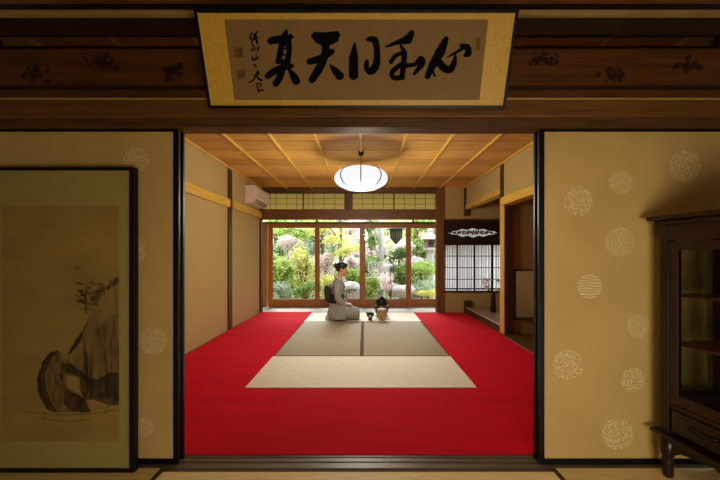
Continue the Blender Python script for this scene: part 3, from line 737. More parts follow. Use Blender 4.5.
blob(z7([(122, 345), (150, 355), (176, 372), (190, 405), (140, 405), (118, 380)]), 0)
blob(z7([(122, 306), (136, 310), (158, 330), (160, 346), (144, 346), (124, 330)]), 3)
blob(z7([(176, 372), (198, 380), (230, 388), (262, 386), (240, 394), (205, 398), (190, 404)]), 3)
mpaint = lambda x, y, h: Q(min(20+x/2.667, 119.3), 260+y/2.667, h)
def pst(pts, wd, mi):
    hz[0] += .00003; stroke(paint, pts, wd, mpaint, hz[0], mi=mi)
pst([(178, 140), (176, 110), (179, 60)], [5, 4, 2], 0); pst([(176, 105), (165, 85), (155, 78)], [3, 2, 2], 0); pst([(177, 90), (190, 70), (202, 60)], [3, 2, 2], 0)
rnd2 = random.Random(5)
for _ in range(46):
    x, y_ = rnd2.gauss(180, 17), rnd2.gauss(85, 20)
    pst([(x-6, y_), (x+rnd2.uniform(2, 9), y_+rnd2.uniform(-3, 3))], rnd2.uniform(4, 9), 2 if rnd2.random() < .6 else 1)
for _ in range(16):
    x = rnd2.uniform(200, 262); y_ = 112-(x-190)*.8+rnd2.uniform(-10, 10)
    pst([(x-10, y_+4), (x+6, y_-4)], rnd2.uniform(8, 14), 2)
pst([(10, 404), (60, 408), (110, 412), (200, 408), (264, 398)], [2, 3, 4, 3, 2], 1)
pst([(60, 420), (120, 428), (190, 424)], 2.5, 1); pst([(150, 440), (215, 436)], 2, 2); pst([(30, 415), (80, 425)], 2, 2)
pst([(60, 405), (110, 410), (190, 405)], 3, 3); pst([(200, 396), (262, 388)], 3, 3)
for _ in range(14):
    x = rnd2.uniform(165, 262); pst([(x, rnd2.uniform(200, 290)), (x+rnd2.uniform(-3, 8), rnd2.uniform(330, 382))], rnd2.uniform(2, 5), 1)
pst([(228, 396), (231, 410)], 4, 1); pst([(236, 392), (240, 400)], 3, 1)
paint.build('ink_painting', [W1, W2, W3, W4], lp)

# ------------------------------------------------------------------ glazed cabinet on the right
cb_ = empty('display_cabinet', (1.48, 1.785, 0), 'dark wooden glazed display cabinet on legs in front of the crested panel', 'cabinet')
# local frame: x = into the wall (depth), y from 0 (far end) to -Wc (near), origin far front corner
ox, oy = 1.48, 1.785; Wc, Dc = .74, .34
def cbx(x0, x1, y0, y1, z0, z1): return MB().box(ox+x0, ox+x1, oy-y1, oy-y0, z0, z1)   # y0,y1 measured towards the viewer
zb, ztop = .222, 1.243
# corner posts run down into legs
for (xx, yy) in ((0, 0), (0, Wc-.045), (Dc-.045, 0), (Dc-.045, Wc-.045)):
    cbx(xx, xx+.045, yy, yy+.045, zb, ztop).build('corner_post', M['cab'], cb_, .004)
for (xx, yy) in ((.022, .022), (.022, Wc-.022), (Dc-.022, .022), (Dc-.022, Wc-.022)):
    c = (ox+xx, oy-yy, 0)
    MB().lathe([(.020, .0), (.024, .02), (.022, .05), (.026, .085), (.022, .10), (.030, .11), (.033, .13), (.033, .21)], c, 20).build('leg', M['cab'], cb_, smooth=True)
# cornice
cn = MB(); cn.box(ox-.048, ox+Dc+.01, oy-Wc-.03, oy+.03, 1.266, 1.288).box(ox-.018, ox+Dc+.005, oy-Wc-.018, oy+.018, ztop, 1.266)
cn.build('cornice', M['cab_x'], cb_, .006)
# frieze above the door, panels below
cbx(.004, .03, .045, Wc-.045, 1.165, ztop).build('frieze', M['cab_x'], cb_, .002)
cbx(.045, Dc-.045, .004, .024, 1.19, ztop).build('side_top_rail', M['cab'], cb_, .002)
cbx(.045, Dc-.045, .004, .024, zb, .42).build('side_lower_panel', M['cab'], cb_, .002)
cbx(.045, Dc-.045, .013, .016, .42, 1.19).build('side_glass', M['glass_cab'], cb_)
cbx(.045, Dc-.045, Wc-.024, Wc-.004, zb, ztop).build('near_side_panel', M['cab'], cb_, .002)
cbx(Dc-.02, Dc-.006, .045, Wc-.045, zb, ztop).build('back_panel', M['cab'], cb_)
cbx(.045, Dc-.02, .03, Wc-.03, .375, .39).build('cabinet_floor', M['cab_x'], cb_)
for z in (.668, .905):
    s = cbx(.04, Dc-.022, .026, Wc-.026, z-.012, z).build('shelf', wood('red_shelf_wood', (66, 30, 18), (92, 44, 26), 1, .4), cb_, .002)
# two glazed doors
for a, b in ((.048, .368), (.372, Wc-.048)):
    z0, z1 = .375, 1.16
    dm = MB(); dm.box(ox+.002, ox+.024, oy-a-.042, oy-a, z0, z1).box(ox+.002, ox+.024, oy-b, oy-b+.042, z0, z1).box(ox+.002, ox+.024, oy-b+.042, oy-a-.042, z0, z0+.05).box(ox+.002, ox+.024, oy-b+.042, oy-a-.042, z1-.04, z1)
    dd = dm.build('glazed_door', M['cab'], cb_, .003)
    cbx(.010, .013, a+.042, b-.042, z0+.05, z1-.04).build('door_glass', M['glass_cab'], dd)
# drawers
cbx(.006, .03, .045, Wc-.045, .355, .371).build('drawer_rail', M['cab_x'], cb_, .002)
cbx(.012, .04, .045, Wc-.045, .235, .352).build('drawer_surround', M['cab_x'], cb_)
for a, b in ((.06, .362), (.378, Wc-.06)):
    dr = cbx(0, .014, a, b, .246, .346).build('drawer', M['cab_x'], cb_, .005)
    cbx(-.004, .002, a+.02, b-.02, .262, .330).build('drawer_panel', M['cab'], dr, .003)
    m_ = (a+b)/2
    hd = MB().tube([(ox-.006, oy-m_+.05, .305), (ox-.022, oy-m_+.045, .300), (ox-.026, oy-m_, .292), (ox-.022, oy-m_-.045, .300), (ox-.006, oy-m_-.05, .305)], .005, 8)
    for s_ in (-.05, .05): hd.lathe([(.011, .298), (.011, .312)], (ox-.008, oy-m_+s_, 0), 12)
    hd.build('drawer_handle', M['iron'], dr, smooth=True)
# base moulding and curved apron
MB().box(ox-.03, ox+Dc+.005, oy-Wc-.03, oy+.03, .205, .223).build('base_moulding', M['cab_x'], cb_, .006)
pts = [(ox+.01, oy-.04, .205), (ox+.01, oy-.04, .115)]
for i in range(15):
    t = i/14; pts.append((ox+.01, oy-.05-(Wc-.10)*t, .115+.06*math.sin(PI*t)**.45))
pts += [(ox+.01, oy-Wc+.04, .115), (ox+.01, oy-Wc+.04, .205)]
MB().prism(pts, (.018, 0, 0)).build('apron', M['cab_x'], cb_, .002)
pts = [(ox+.04, oy-.012, .205), (ox+.04, oy-.012, .125)]+[(ox+.05+(Dc-.1)*i/10, oy-.012, .125+.05*math.sin(PI*i/10)**.5) for i in range(11)]+[(ox+Dc-.04, oy-.012, .125), (ox+Dc-.04, oy-.012, .205)]
MB().prism(pts, (0, -.018, 0)).build('apron', M['cab'], cb_, .002)
cb_.rotation_euler.z = math.radians(6)

# ------------------------------------------------------------------ tea utensils
def thing1(name, mb, mat_, label, cat, **k): return tag(mb.build(name, mat_, **k), label, cat)
# tea bowl
bx, by = (370.2-CX)*5.93/F, 5.93
bowl = empty('tea_bowl', (bx, by, 0), 'small black footed tea bowl on the pale mat between the woman and the jar', 'bowl')
MB().lathe([(.0, .0), (.032, 0), (.034, .02), (.026, .035), (.05, .055), (.064, .085), (.066, .115), (.061, .115), (.056, .085), (.03, .058), (0, .056)], (bx, by, .001)).build('bowl_body', plain('black_glaze', (22, 20, 24), .15, var=.2), bowl, smooth=True)
MB().tube([(bx+.02, by-.01, .075), (bx-.035, by-.02, .118), (bx-.085, by-.02, .145)], [.009, .006, .007], 8).build('scoop', M['iron'], bowl, smooth=True)
MB().ell((bx, by-.0635, .075), (.022, .004, .016)).build('painted_highlight', plain('highlight_white', (210, 205, 200), .2), bowl, smooth=True)  # pale ellipsoid paints the highlight on the black bowl
# water jar
jx, jy = (382-CX)*5.9/F, 5.90
jar = empty('water_jar', (jx, jy, 0), 'squat tan glazed water jar with pale rim standing in front of the kettle', 'jar')
MB().lathe([(0, 0), (.048, 0), (.052, .012), (.066, .05), (.082, .10), (.084, .14), (.078, .165), (.072, .178), (.068, .178), (.07, .16), (.06, .1), (0, .09)], (jx, jy, .001)).build('jar_body', twotone('mottled_tan_glaze', (150, 118, 74), (190, 160, 112), 'noise', 18, .5, .15, rough=.3), jar, smooth=True)
MB().lathe([(.073, .172), (.076, .18), (.074, .192), (.03, .198), (.012, .2), (.012, .212), (0, .214)], (jx, jy, .001)).build('lid', plain('pale_grey_lid', (206, 196, 182), .4), jar, smooth=True)
for i in range(7):
    a = -PI/2+(i-3)*.42
    MB().ell((jx+.0822*math.cos(a), jy+.0822*math.sin(a), .155), (.008, .008, .008), 10, 6).build('stud', M['beam_dark'], jar, smooth=True)
for s_ in (-1, 1):
    MB().tube([(jx+s_*.078, jy, .06), (jx+s_*.105, jy, .065), (jx+s_*.11, jy, .08), (jx+s_*.08, jy, .09)], .008, 8).build('lug', plain('tan_glaze_lug', (150, 118, 74), .3), jar, smooth=True)
# brazier and kettle
kx, ky = (381.6-CX)*6.22/F, 6.22
fz = empty('brazier', (kx, ky, 0), 'dark brown round brazier on feet behind the tan jar', 'brazier')
MB().lathe([(0, .03), (.075, .03), (.105, .07), (.12, .13), (.116, .19), (.108, .215), (.098, .215), (.104, .18), (.1, .12), (.06, .06), (0, .055)], (kx, ky, 0)).build('body', plain('mauve_brown_bronze', (88, 66, 62), .4, .4, var=.2), fz, smooth=True)
for i in range(3):
    a = PI/2+i*2*PI/3
    MB().lathe([(.012, .0), (.016, .015), (.02, .05)], (kx+.075*math.cos(a), ky+.075*math.sin(a), 0), 12).build('foot', M['iron'], fz, smooth=True)
for s_ in (-1, 1):
    MB().tube([(kx+s_*.105, ky, .14), (kx+s_*.135, ky, .15), (kx+s_*.137, ky, .18), (kx+s_*.11, ky, .195)], .009, 8).build('lug_handle', plain('bronze_lug', (120, 92, 90), .35, .5), fz, smooth=True)
kt = empty('iron_kettle', (kx, ky, .20), 'black domed iron kettle sitting in the brazier', 'kettle')
MB().lathe([(0, .135), (.05, .14), (.09, .18), (.106, .23), (.104, .275), (.086, .315), (.05, .335), (.044, .342), (0, .342)], (kx, ky, 0)).build('kettle_body', M['iron'], kt, smooth=True)
MB().lathe([(.046, .342), (.044, .348), (.018, .354), (.009, .358), (.012, .366), (.008, .372), (0, .373)], (kx, ky, 0)).build('lid', M['iron'], kt, smooth=True)
for s_ in (-1, 1):
    MB().tube([(kx+s_*.082, ky, .27), (kx+s_*.1, ky, .28), (kx+s_*.098, ky, .30), (kx+s_*.076, ky, .293)], .006, 8).build('ring_lug', M['iron'], kt, smooth=True)
# vase with twigs
vx, vy = 2.22, 6.14
vs = empty('flower_vase', (vx, vy, .1), 'slender dark vase holding small pale flowers in the alcove', 'vase')
MB().lathe([(0, .0), (.042, 0), (.046, .03), (.043, .14), (.038, .26), (.030, .30), (.036, .345), (.030, .345), (.024, .30), (0, .29)], (vx, vy, .1)).build('vase_body', plain('dark_bronze_vase', (40, 26, 22), .35, .3), vs, smooth=True)
fl = MB(); lf = MB(); stm = MB(); r3 = random.Random(11)
for i in range(9):
    t = Vector((vx+r3.uniform(-.17, .1), vy+r3.uniform(-.06, .06), .1+r3.uniform(.40, .58)))
    stm.tube([(vx, vy, .40), ((vx+t.x)/2+.01, (vy+t.y)/2, (.42+t.z)/2), t], [.003, .0025, .0015], 6)
    for _ in range(3):
        q = t+Vector((r3.uniform(-.03, .03), r3.uniform(-.02, .02), r3.uniform(-.03, .02)))
        for kq in range(5):
            a = kq*2*PI/5; fl.ell(q+Vector((.009*math.cos(a), 0, .009*math.sin(a))), (.008, .004, .008), 8, 5)
        lf.ell(q+Vector((.02, .0, -.015)), (.018, .002, .007), 8, 5)
stm.build('stems', M['beam'], vs); fl.build('blossoms', plain('pale_blossom', (226, 214, 220), .6), vs); lf.build('leaves', plain('dim_green_leaf', (92, 110, 70), .6), vs)

# ------------------------------------------------------------------ kneeling woman
def fuse(mb, name, mat_, parent, vox, sm=6, origin=None, disp=None):
    o = mb.build(name, mat_, parent, smooth=True)
    r = o.modifiers.new('r', 'REMESH'); r.mode = 'VOXEL'; r.voxel_size = vox; r.use_smooth_shade = True
    s = o.modifiers.new('s', 'SMOOTH'); s.iterations = sm; s.factor = .5
    dg = bpy.context.evaluated_depsgraph_get(); ev = o.evaluated_get(dg)
    me = bpy.data.meshes.new_from_object(ev, depsgraph=dg)
    o.modifiers.clear(); o.data = me
    if disp:
        for v in me.vertices:
            v.co += v.normal*disp(v.co)
    for p in me.polygons: p.use_smooth = True
    return o
skin = plain('warm_skin', (206, 160, 128), .5, var=.04)
WY = 6.0
wm = empty('person', (-.40, WY, 0), 'kneeling person in a grey kimono with a dark sash, facing right', 'person')
def V(x, y, z): return Vector((x, WY+y, z))
hd_rot = Matrix.Rotation(math.radians(14), 3, 'Y')
hc = V(-.372, 0, .853)
def H(x, y, z): return hc+hd_rot @ Vector((x, y, z))
b_ = MB()
b_.ell(H(-.012, 0, .018), (.088, .072, .088), rot=hd_rot)             # skull
b_.ell(H(.028, 0, -.045), (.055, .054, .070), rot=hd_rot)             # face
b_.ell(H(.052, 0, -.098), (.024, .024, .018), rot=hd_rot)             # chin
b_.tube([H(.074, 0, .005), H(.094, 0, -.032), H(.098, 0, -.043), H(.082, 0, -.052)], [.009, .011, .013, .010], 8)   # nose
b_.ell(H(.076, 0, -.072), (.012, .018, .009)); b_.ell(H(.072, .02, -.04), (.016, .018, .018)); b_.ell(H(.072, -.02, -.04), (.016, .018, .018))
for s_ in (-1, 1): b_.ell(H(-.005, s_*.071, -.02), (.015, .008, .026), rot=hd_rot)
b_.tube([V(-.40, 0, .79), V(-.415, 0, .72), V(-.43, 0, .64), V(-.44, 0, .56)], [.046, .044, .055, .09], 14)
b_.tube([V(-.44, 0, .60), V(-.455, 0, .50), V(-.46, 0, .34), V(-.47, 0, .2)], [.085, .098, .09, .11], 16)
for s_ in (-1, 1):
    b_.tube([V(-.435, s_*.05, .61), V(-.44, s_*.15, .585), V(-.44, s_*.19, .50), V(-.43, s_*.205, .38), V(-.37, s_*.15, .29), V(-.315, s_*.075, .268)], [.05, .048, .042, .036, .030, .021], 12)
    # palm and fingers resting on the lap
    b_.ell(V(-.29, s_*.055, .262), (.042, .030, .014), rot=Matrix.Rotation(math.radians(12), 3, 'Y'))
    for q in range(4):
        yy = s_*(.078-.017*q); L_ = (.052, .062, .060, .048)[q]
        b_.tube([V(-.275, yy, .262), V(-.262+L_*.5, yy-s_*.006, .256), V(-.255+L_, yy-s_*.012, .205)], [.0085, .008, .0068], 8)
    b_.tube([V(-.30, s_*.03, .265), V(-.275, s_*.012, .258), V(-.25, s_*.008, .250)], [.0105, .009, .0075], 8)
    # folded legs under the robe
    b_.tube([V(-.47, s_*.075, .17), V(-.32, s_*.09, .165), V(-.14, s_*.095, .095)], [.085, .075, .055], 12)
    b_.tube([V(-.14, s_*.095, .075), V(-.35, s_*.085, .06), V(-.54, s_*.07, .045)], [.05, .052, .034], 12)
    b_.tube([V(-.54, s_*.07, .04), V(-.60, s_*.06, .035), V(-.645, s_*.055, .022)], [.032, .030, .018], 10)
body = fuse(b_, 'body', skin, wm, .0055, 4)
# hair
h = MB()
h.ell(H(-.022, 0, .034), (.092, .082, .082), rot=hd_rot)
h.ell(H(-.060, 0, .000), (.058, .070, .070), rot=hd_rot)
h.ell(H(.018, 0, .078), (.058, .060, .030), rot=hd_rot)
h.ell(H(-.118, 0, .026), (.042, .048, .040), rot=hd_rot)      # low bun
h.ell(H(-.092, 0, -.012), (.030, .045, .032), rot=hd_rot)
fuse(h, 'hair', plain('black_hair', (24, 20, 18), .4, var=.2, scale=80), wm, .006, 4, disp=lambda c: .0015*math.sin(c.z*160+c.x*60))
for s_ in (-1, 1):
    MB().ell(H(.074, s_*.030, -.018), (.006, .011, .0035), 12, 8).build('eye', M['ink'], wm, smooth=True)
    MB().tube([H(.082, s_*.016, .004), H(.080, s_*.03, .009), H(.068, s_*.045, .006)], [.0022, .003, .0016], 6).build('eyebrow', M['ink'], wm, smooth=True)
MB().ell(H(.0865, 0, -.072), (.006, .016, .006), 12, 8).build('lips', plain('muted_red_lips', (168, 78, 70), .4), wm, smooth=True)
# kimono
kim = plain('grey_beige_kimono', (150, 152, 148), .85, var=.16, scale=26, stretch=(2, 2, .5))
kk = MB()
def ring(cx, cz, rx, ry, tilt=0, n=28):
    return [V(cx+rx*math.cos(2*PI*q/n), ry*math.sin(2*PI*q/n), cz+tilt*rx*math.cos(2*PI*q/n)) for q in range(n)]
kk.loft([ring(-.46, .012, .160, .19), ring(-.465, .08, .165, .20), ring(-.465, .18, .150, .195), ring(-.465, .28, .118, .17), ring(-.462, .40, .108, .165), ring(-.452, .50, .108, .178), ring(-.445, .57, .104, .182, -.2), ring(-.44, .625, .088, .135, -.25), ring(-.432, .665, .066, .085, -.3), ring(-.428, .70, .060, .066, -.4)])
def ringx(cx, cz, rz, ry, n=28):
    return [V(cx, ry*math.sin(2*PI*q/n), max(.008, cz+rz*math.cos(2*PI*q/n))) for q in range(n)]
kk.loft([ringx(-.60, .10, .075, .12), ringx(-.56, .11, .115, .185), ringx(-.45, .12, .13, .20), ringx(-.32, .12, .125, .195), ringx(-.20, .112, .115, .185), ringx(-.12, .10, .098, .165), ringx(-.08, .085, .07, .13)])
for s_ in (-1, 1):
    kk.tube([V(-.44, s_*.12, .605), V(-.442, s_*.18, .57), V(-.44, s_*.205, .48), V(-.43, s_*.215, .38), V(-.385, s_*.185, .305), V(-.335, s_*.12, .275)], [.052, .062, .060, .060, .062, .050], 16)
    # hanging sleeve bag
    kk.loft([[V(-.385+.085*math.cos(a), s_*(.195+.022*math.sin(a)), z) for a in [2*PI*q/16 for q in range(16)]] for z in (.30, .22, .14, .07, .02)])
kimono = fuse(kk, 'kimono', kim, wm, .0085, 8, disp=lambda c: .0035*noise.noise(Vector((c.x*22+c.z*10, c.y*9, c.z*7)))+.002*noise.noise(c*40))
# collar: white under collar and standing nape
col = MB()
for s_ in (-1, 1):
    col.tube([V(-.495, s_*.004, .735), V(-.478, s_*.05, .715), V(-.42, s_*.068, .685), V(-.365, s_*.045, .635), V(-.335, s_*.006, .575)], [.010, .011, .011, .010, .008], 8, flat=.6)
fuse(col, 'under_collar', plain('white_under_collar', (226, 222, 214), .8, var=.03), wm, .004, 2)
col = MB()
for s_ in (-1, 1):
    col.tube([V(-.508, s_*.004, .722), V(-.49, s_*.06, .70), V(-.43, s_*.082, .668), V(-.362, s_*.055, .61), V(-.332, s_*.012, .53)], [.018, .019, .019, .018, .015], 8, flat=.5)
fuse(col, 'outer_collar', kim, wm, .005, 3)
# sash (band and drum knot)
obi = plain('black_plum_sash', (34, 24, 34), .55, var=.25, scale=40)
MB().loft([ring(-.463, z, r, ry, 0, 36) for z, r, ry in ((.285, .124, .176), (.30, .128, .18), (.42, .122, .176), (.435, .118, .172))]).build('sash_band', obi, wm, smooth=False)
ob = MB(); pr = [(-.565, .50), (-.60, .575), (-.64, .585), (-.668, .55), (-.665, .45), (-.655, .36), (-.63, .30), (-.58, .28), (-.565, .34)]
ob.prism([V(x, -.13, z) for x, z in pr], (0, .26, 0))
o = ob.build('sash_drum', obi, wm, .014)
MB().loft([ring(-.463, z, r, ry, 0, 36) for z, r, ry in ((.362, .1275, .1795), (.37, .129, .181), (.378, .1275, .1795))]).build('sash_cord', plain('plum_cord', (70, 50, 64), .6), wm)
# tabi socks
for s_ in (-1, 1):
    t_ = MB(); t_.tube([V(-.565, s_*.065, .038), V(-.61, s_*.06, .034), V(-.655, s_*.055, .022)], [.037, .035, .021], 12)
    fuse(t_, 'sock', plain('cream_sock', (196, 176, 150), .8), wm, .005, 3)

# ------------------------------------------------------------------ garden
G1 = leafmat('spring_green_leaf', (118, 150, 66), (188, 204, 124))
G2 = leafmat('mid_green_leaf', (90, 124, 60), (152, 174, 108))
G3 = leafmat('blue_green_leaf', (124, 148, 120), (186, 200, 176))
G4 = leafmat('dark_green_leaf', (42, 70, 40), (92, 116, 70))
G5 = leafmat('pale_pink_blossom', (206, 184, 186), (232, 220, 218))
G6 = leafmat('yellow_green_leaf', (178, 182, 92), (220, 218, 152))
G7 = leafmat('rusty_orange_leaf', (196, 158, 122), (220, 198, 170))
bark = plain('brown_bark', (96, 74, 58), .9, var=.25, scale=20, bump=.4)
bark_p = plain('pale_bark', (176, 170, 174), .9, var=.12, scale=14, bump=.3)
stone = plain('pale_granite', (160, 154, 152), .9, var=.16, scale=16, bump=.4)
def gz(x, y):
    return -.42+max(0, y-8.8)*.30+max(0, y-12)*.22+.10*noise.noise(Vector((x*.5, y*.5, 0)))
g = MB(); nx, ny = 44, 40
for j in range(ny+1):
    for i in range(nx+1):
        x = -11+22*i/nx; yy = 7.3+16*j/ny; g.v.append(Vector((x, yy, gz(x, yy))))
for j in range(ny):
    for i in range(nx):
        a = j*(nx+1)+i; g.f.append((a, a+1, a+nx+2, a+nx+1)); g.m.append(0)
struct('ground', g, plain('pale_garden_gravel', (176, 166, 144), .95, var=.35, scale=5, bump=.4), 'pale gravel and moss garden slope beyond the glass doors', 'ground', smooth=True)
def leaves(mb, c, r, n, size, rg, mi=0):
    c = Vector(c)
    for _ in range(n):
        d = Vector((rg.gauss(0, 1), rg.gauss(0, 1), rg.gauss(0, 1))).normalized()
        k_ = rg.random()**.45
        p = c+Vector((d.x*r[0], d.y*r[1], d.z*r[2]))*k_
        a = Vector((rg.gauss(0, 1), rg.gauss(0, 1), rg.gauss(0, .7))).normalized(); b = a.cross(Vector((rg.gauss(0, 1), rg.gauss(0, 1), rg.gauss(0, 1)))).normalized()
        s = size*rg.uniform(.6, 1.3)
        mb.quad([p-a*s, p-b*s*.42+a*s*.1, p+a*s, p+b*s*.42+a*s*.1], mi)
def shrub(px, py, d, rx, rz, mats, name, label, n=700, size=.05, seed=0, lobes=6, group=None, cat='shrub'):
    rg = random.Random(seed); c = P(px, py, d); z0 = gz(c.x, d)
    s = empty(name, (c.x, d, z0), label, cat, group)
    f = MB()
    for i in range(lobes):
        cc = c+Vector((rg.uniform(-.55, .55)*rx, rg.uniform(-.4, .4)*rx, rg.uniform(-.45, .45)*rz))
        leaves(f, cc, (rx*.55, rx*.5, rz*.55), n//lobes, size, rg)
    for i in range(3):   # skirt of leaves down to the ground
        hb_ = max(.1, (c.z-z0)*.5)
        leaves(f, (c.x+rg.uniform(-.35, .35)*rx, d+rg.uniform(-.2, .2)*rx, z0+hb_*.9), (rx*.6, rx*.5, hb_), n//5, size*.9, rg)
    f.build('foliage', mats, s)
    t = MB()
    for i in range(4):
        e = c+Vector((rg.uniform(-.4, .4)*rx, rg.uniform(-.3, .3)*rx, rg.uniform(-.2, .4)*rz))
        t.tube([(c.x+rg.uniform(-.04, .04), d, z0-.05), ((c.x+e.x)/2, (d+e.y)/2, (z0+e.z)/2+.05), e], [.022, .016, .006], 6)
    t.build('stems', bark, s)
    return s
def tree(px, d, hz_, tr_r, crowns, leaf, name, label, barkm, seed, size=.06, n=900, cat='tree', lean=0):
    rg = random.Random(seed); b0 = P(px, 254, d); z0 = gz(b0.x, d)
    s = empty(name, (b0.x, d, z0), label, cat)
    tp = Vector((b0.x+lean, d, hz_))
    t = MB(); t.tube([(b0.x, d, z0-.1), (b0.x+lean*.4+.03, d, (z0+hz_)*.5), tp], [tr_r, tr_r*.8, tr_r*.5], 12)
    for (cpx, cpy, rx, rz) in crowns:
        c = P(cpx, cpy, d)
        q = Vector((b0.x+lean*.5, d, min(hz_-.1, max(z0+.3, c.z-.5))))
        t.tube([q, q.lerp(c, .5)+Vector((0, 0, .08)), c], [tr_r*.5, tr_r*.35, .01], 8)
    t.build('trunk', barkm, s, smooth=True)
    f = MB()
    for (cpx, cpy, rx, rz) in crowns:
        c = P(cpx, cpy, d)
        for _ in range(4):
            cc = c+Vector((rg.uniform(-.5, .5)*rx, rg.uniform(-.5, .5)*rx, rg.uniform(-.4, .4)*rz))
            leaves(f, cc, (rx*.55, rx*.55, rz*.5), n//(4*len(crowns)), size, rg)
    f.build('foliage', leaf, s)
    return s
def rock(px, py, d, rx, ry, rz, seed, label):
    c = P(px, py, d); mb = MB().ell(c, (rx, ry, rz), 26, 16)
    for i, v in enumerate(mb.v):
        q = v-c; k_ = 1+.28*noise.noise(q*3.0+Vector((seed, 0, 0)))+.1*noise.noise(q*9+Vector((seed, 1, 0)))
        mb.v[i] = c+q*k_
    return tag(mb.build('garden_rock', stone, smooth=True), label, 'rock')
# left door
shrub(283, 268, 9.2, .55, .48, G1, 'leafy_shrub', 'bright green bushy shrub behind the leftmost glass door', 1500, .055, 1)
shrub(303, 262, 9.6, .42, .62, G6, 'leafy_shrub', 'yellow green tall shrub behind the right part of the leftmost glass door', 1100, .05, 2)
shrub(281, 289, 8.9, .42, .24, G3, 'leafy_shrub', 'grey green low shrub at the foot of the leftmost glass door', 1000, .04, 3)
shrub(305, 290, 8.8, .32, .22, G2, 'leafy_shrub', 'mid green low shrub near the second sash post', 800, .04, 4)
shrub(266, 262, 9.5, .35, .6, G3, 'leafy_shrub', 'grey green shrub in the narrow gap at far left', 900, .05, 5)
# second door
shrub(331, 284, 9.3, .42, .34, G6, 'leafy_shrub', 'yellow green shrub behind the woman', 1000, .045, 6)
shrub(352, 276, 9.4, .34, .30, G1, 'leafy_shrub', 'bright green rounded shrub right of the woman', 1100, .045, 7)
rock(350, 291, 8.7, .30, .25, .24, 3, 'pale boulder behind the hands of the woman')
shrub(346, 290, 8.42, .24, .08, G4, 'leafy_shrub', 'sparse dark sprigs in front of the pale boulder', 90, .04, 8)
tree(340, 10.6, 2.6, .05, [(336, 238, .6, .34), (350, 250, .55, .26), (325, 225, .7, .4)], G6, 'maple_tree', 'yellow leaved maple above the woman', bark, 9, .055, 1500)
tree(322, 11.6, 3.0, .06, [(318, 222, .8, .5), (296, 232, .7, .4), (280, 226, .7, .35)], G1, 'garden_tree', 'light green tree at the upper left of the garden', bark, 10, .06, 1700)
# third door
tree(380.5, 9.9, 3.2, .085, [(371, 243, .22, .42), (371, 226, .3, .3)], G2, 'pale_trunk_tree', 'tree with a pale straight trunk left of the hanging lantern', bark_p, 11, .05, 700)
shrub(369, 285, 8.8, .28, .30, G1, 'leafy_shrub', 'green shrub low at the left of the third glass door', 900, .042, 12)
shrub(370, 264, 9.8, .34, .34, G2, 'leafy_shrub', 'mid green shrub beneath the pale trunk', 800, .05, 13)
tree(390, 9.2, .62, .025, [(389, 282, .40, .30), (394, 290, .34, .2), (383, 288, .3, .2)], G5, 'blossom_tree', 'small pale pink blossom tree above the kettle', bark, 14, .032, 1700)
shrub(396, 256, 10.0, .45, .28, G4, 'leafy_shrub', 'darker green shrub under the hanging lantern', 600, .05, 15)
shrub(402, 270, 9.6, .32, .34, G2, 'leafy_shrub', 'mid green shrub beside the third sash post', 900, .048, 16)
# fourth door
shrub(424, 268, 9.7, .48, .22, G1, 'leafy_shrub', 'bright green flat topped shrub under the stone lantern', 900, .048, 17)
shrub(420, 286, 9.2, .5, .18, G3, 'leafy_shrub', 'grey green spreading shrub behind the rightmost glass door', 800, .042, 18)
shrub(429, 294, 8.7, .34, .13, G6, 'leafy_shrub', 'yellow green low shrub at the foot of the rightmost glass door', 900, .036, 19)
tree(416, 11.4, 2.4, .05, [(416, 244, .42, .32), (421, 226, .6, .3)], G2, 'garden_tree', 'mid green tree left of the stone lantern', bark, 20, .055, 900)
tree(440, 11.8, 2.8, .06, [(434, 230, .5, .3), (452, 240, .9, .6)], G7, 'garden_tree', 'orange tinted tree at the upper right of the garden', bark, 21, .055, 1000)
rock(389, 268, 10.6, .34, .3, .2, 8, 'pale rock on the slope behind the blossom tree')
rock(412, 262, 11.4, .36, .3, .18, 12, 'pale rock on the slope behind the fourth glass door')
shrub(326, 262, 10.6, .36, .30, G5, 'leafy_shrub', 'pale pink blossoming shrub left of the head of the woman', 1300, .034, 31)
shrub(291, 243, 11.2, .50, .30, G5, 'leafy_shrub', 'pale pink blossoming shrub high behind the leftmost glass door', 1500, .036, 32)
shrub(276, 251, 10.8, .30, .24, G2, 'leafy_shrub', 'mid green shrub beside the high pink shrub', 700, .04, 33)
shrub(405, 247, 11.0, .40, .30, G5, 'leafy_shrub', 'pale pink blossoming shrub behind the third sash post', 1100, .036, 34)
shrub(372, 250, 11.3, .36, .30, G5, 'leafy_shrub', 'pale pink blossoming shrub behind the pale trunk', 1100, .036, 35)
shrub(352, 262, 10.9, .36, .24, G5, 'leafy_shrub', 'pale pink blossoming shrub right of the head of the woman', 1100, .034, 36)
rock(404, 291, 9.0, .3, .25, .16, 22, 'low pale rock beside the blossom tree')
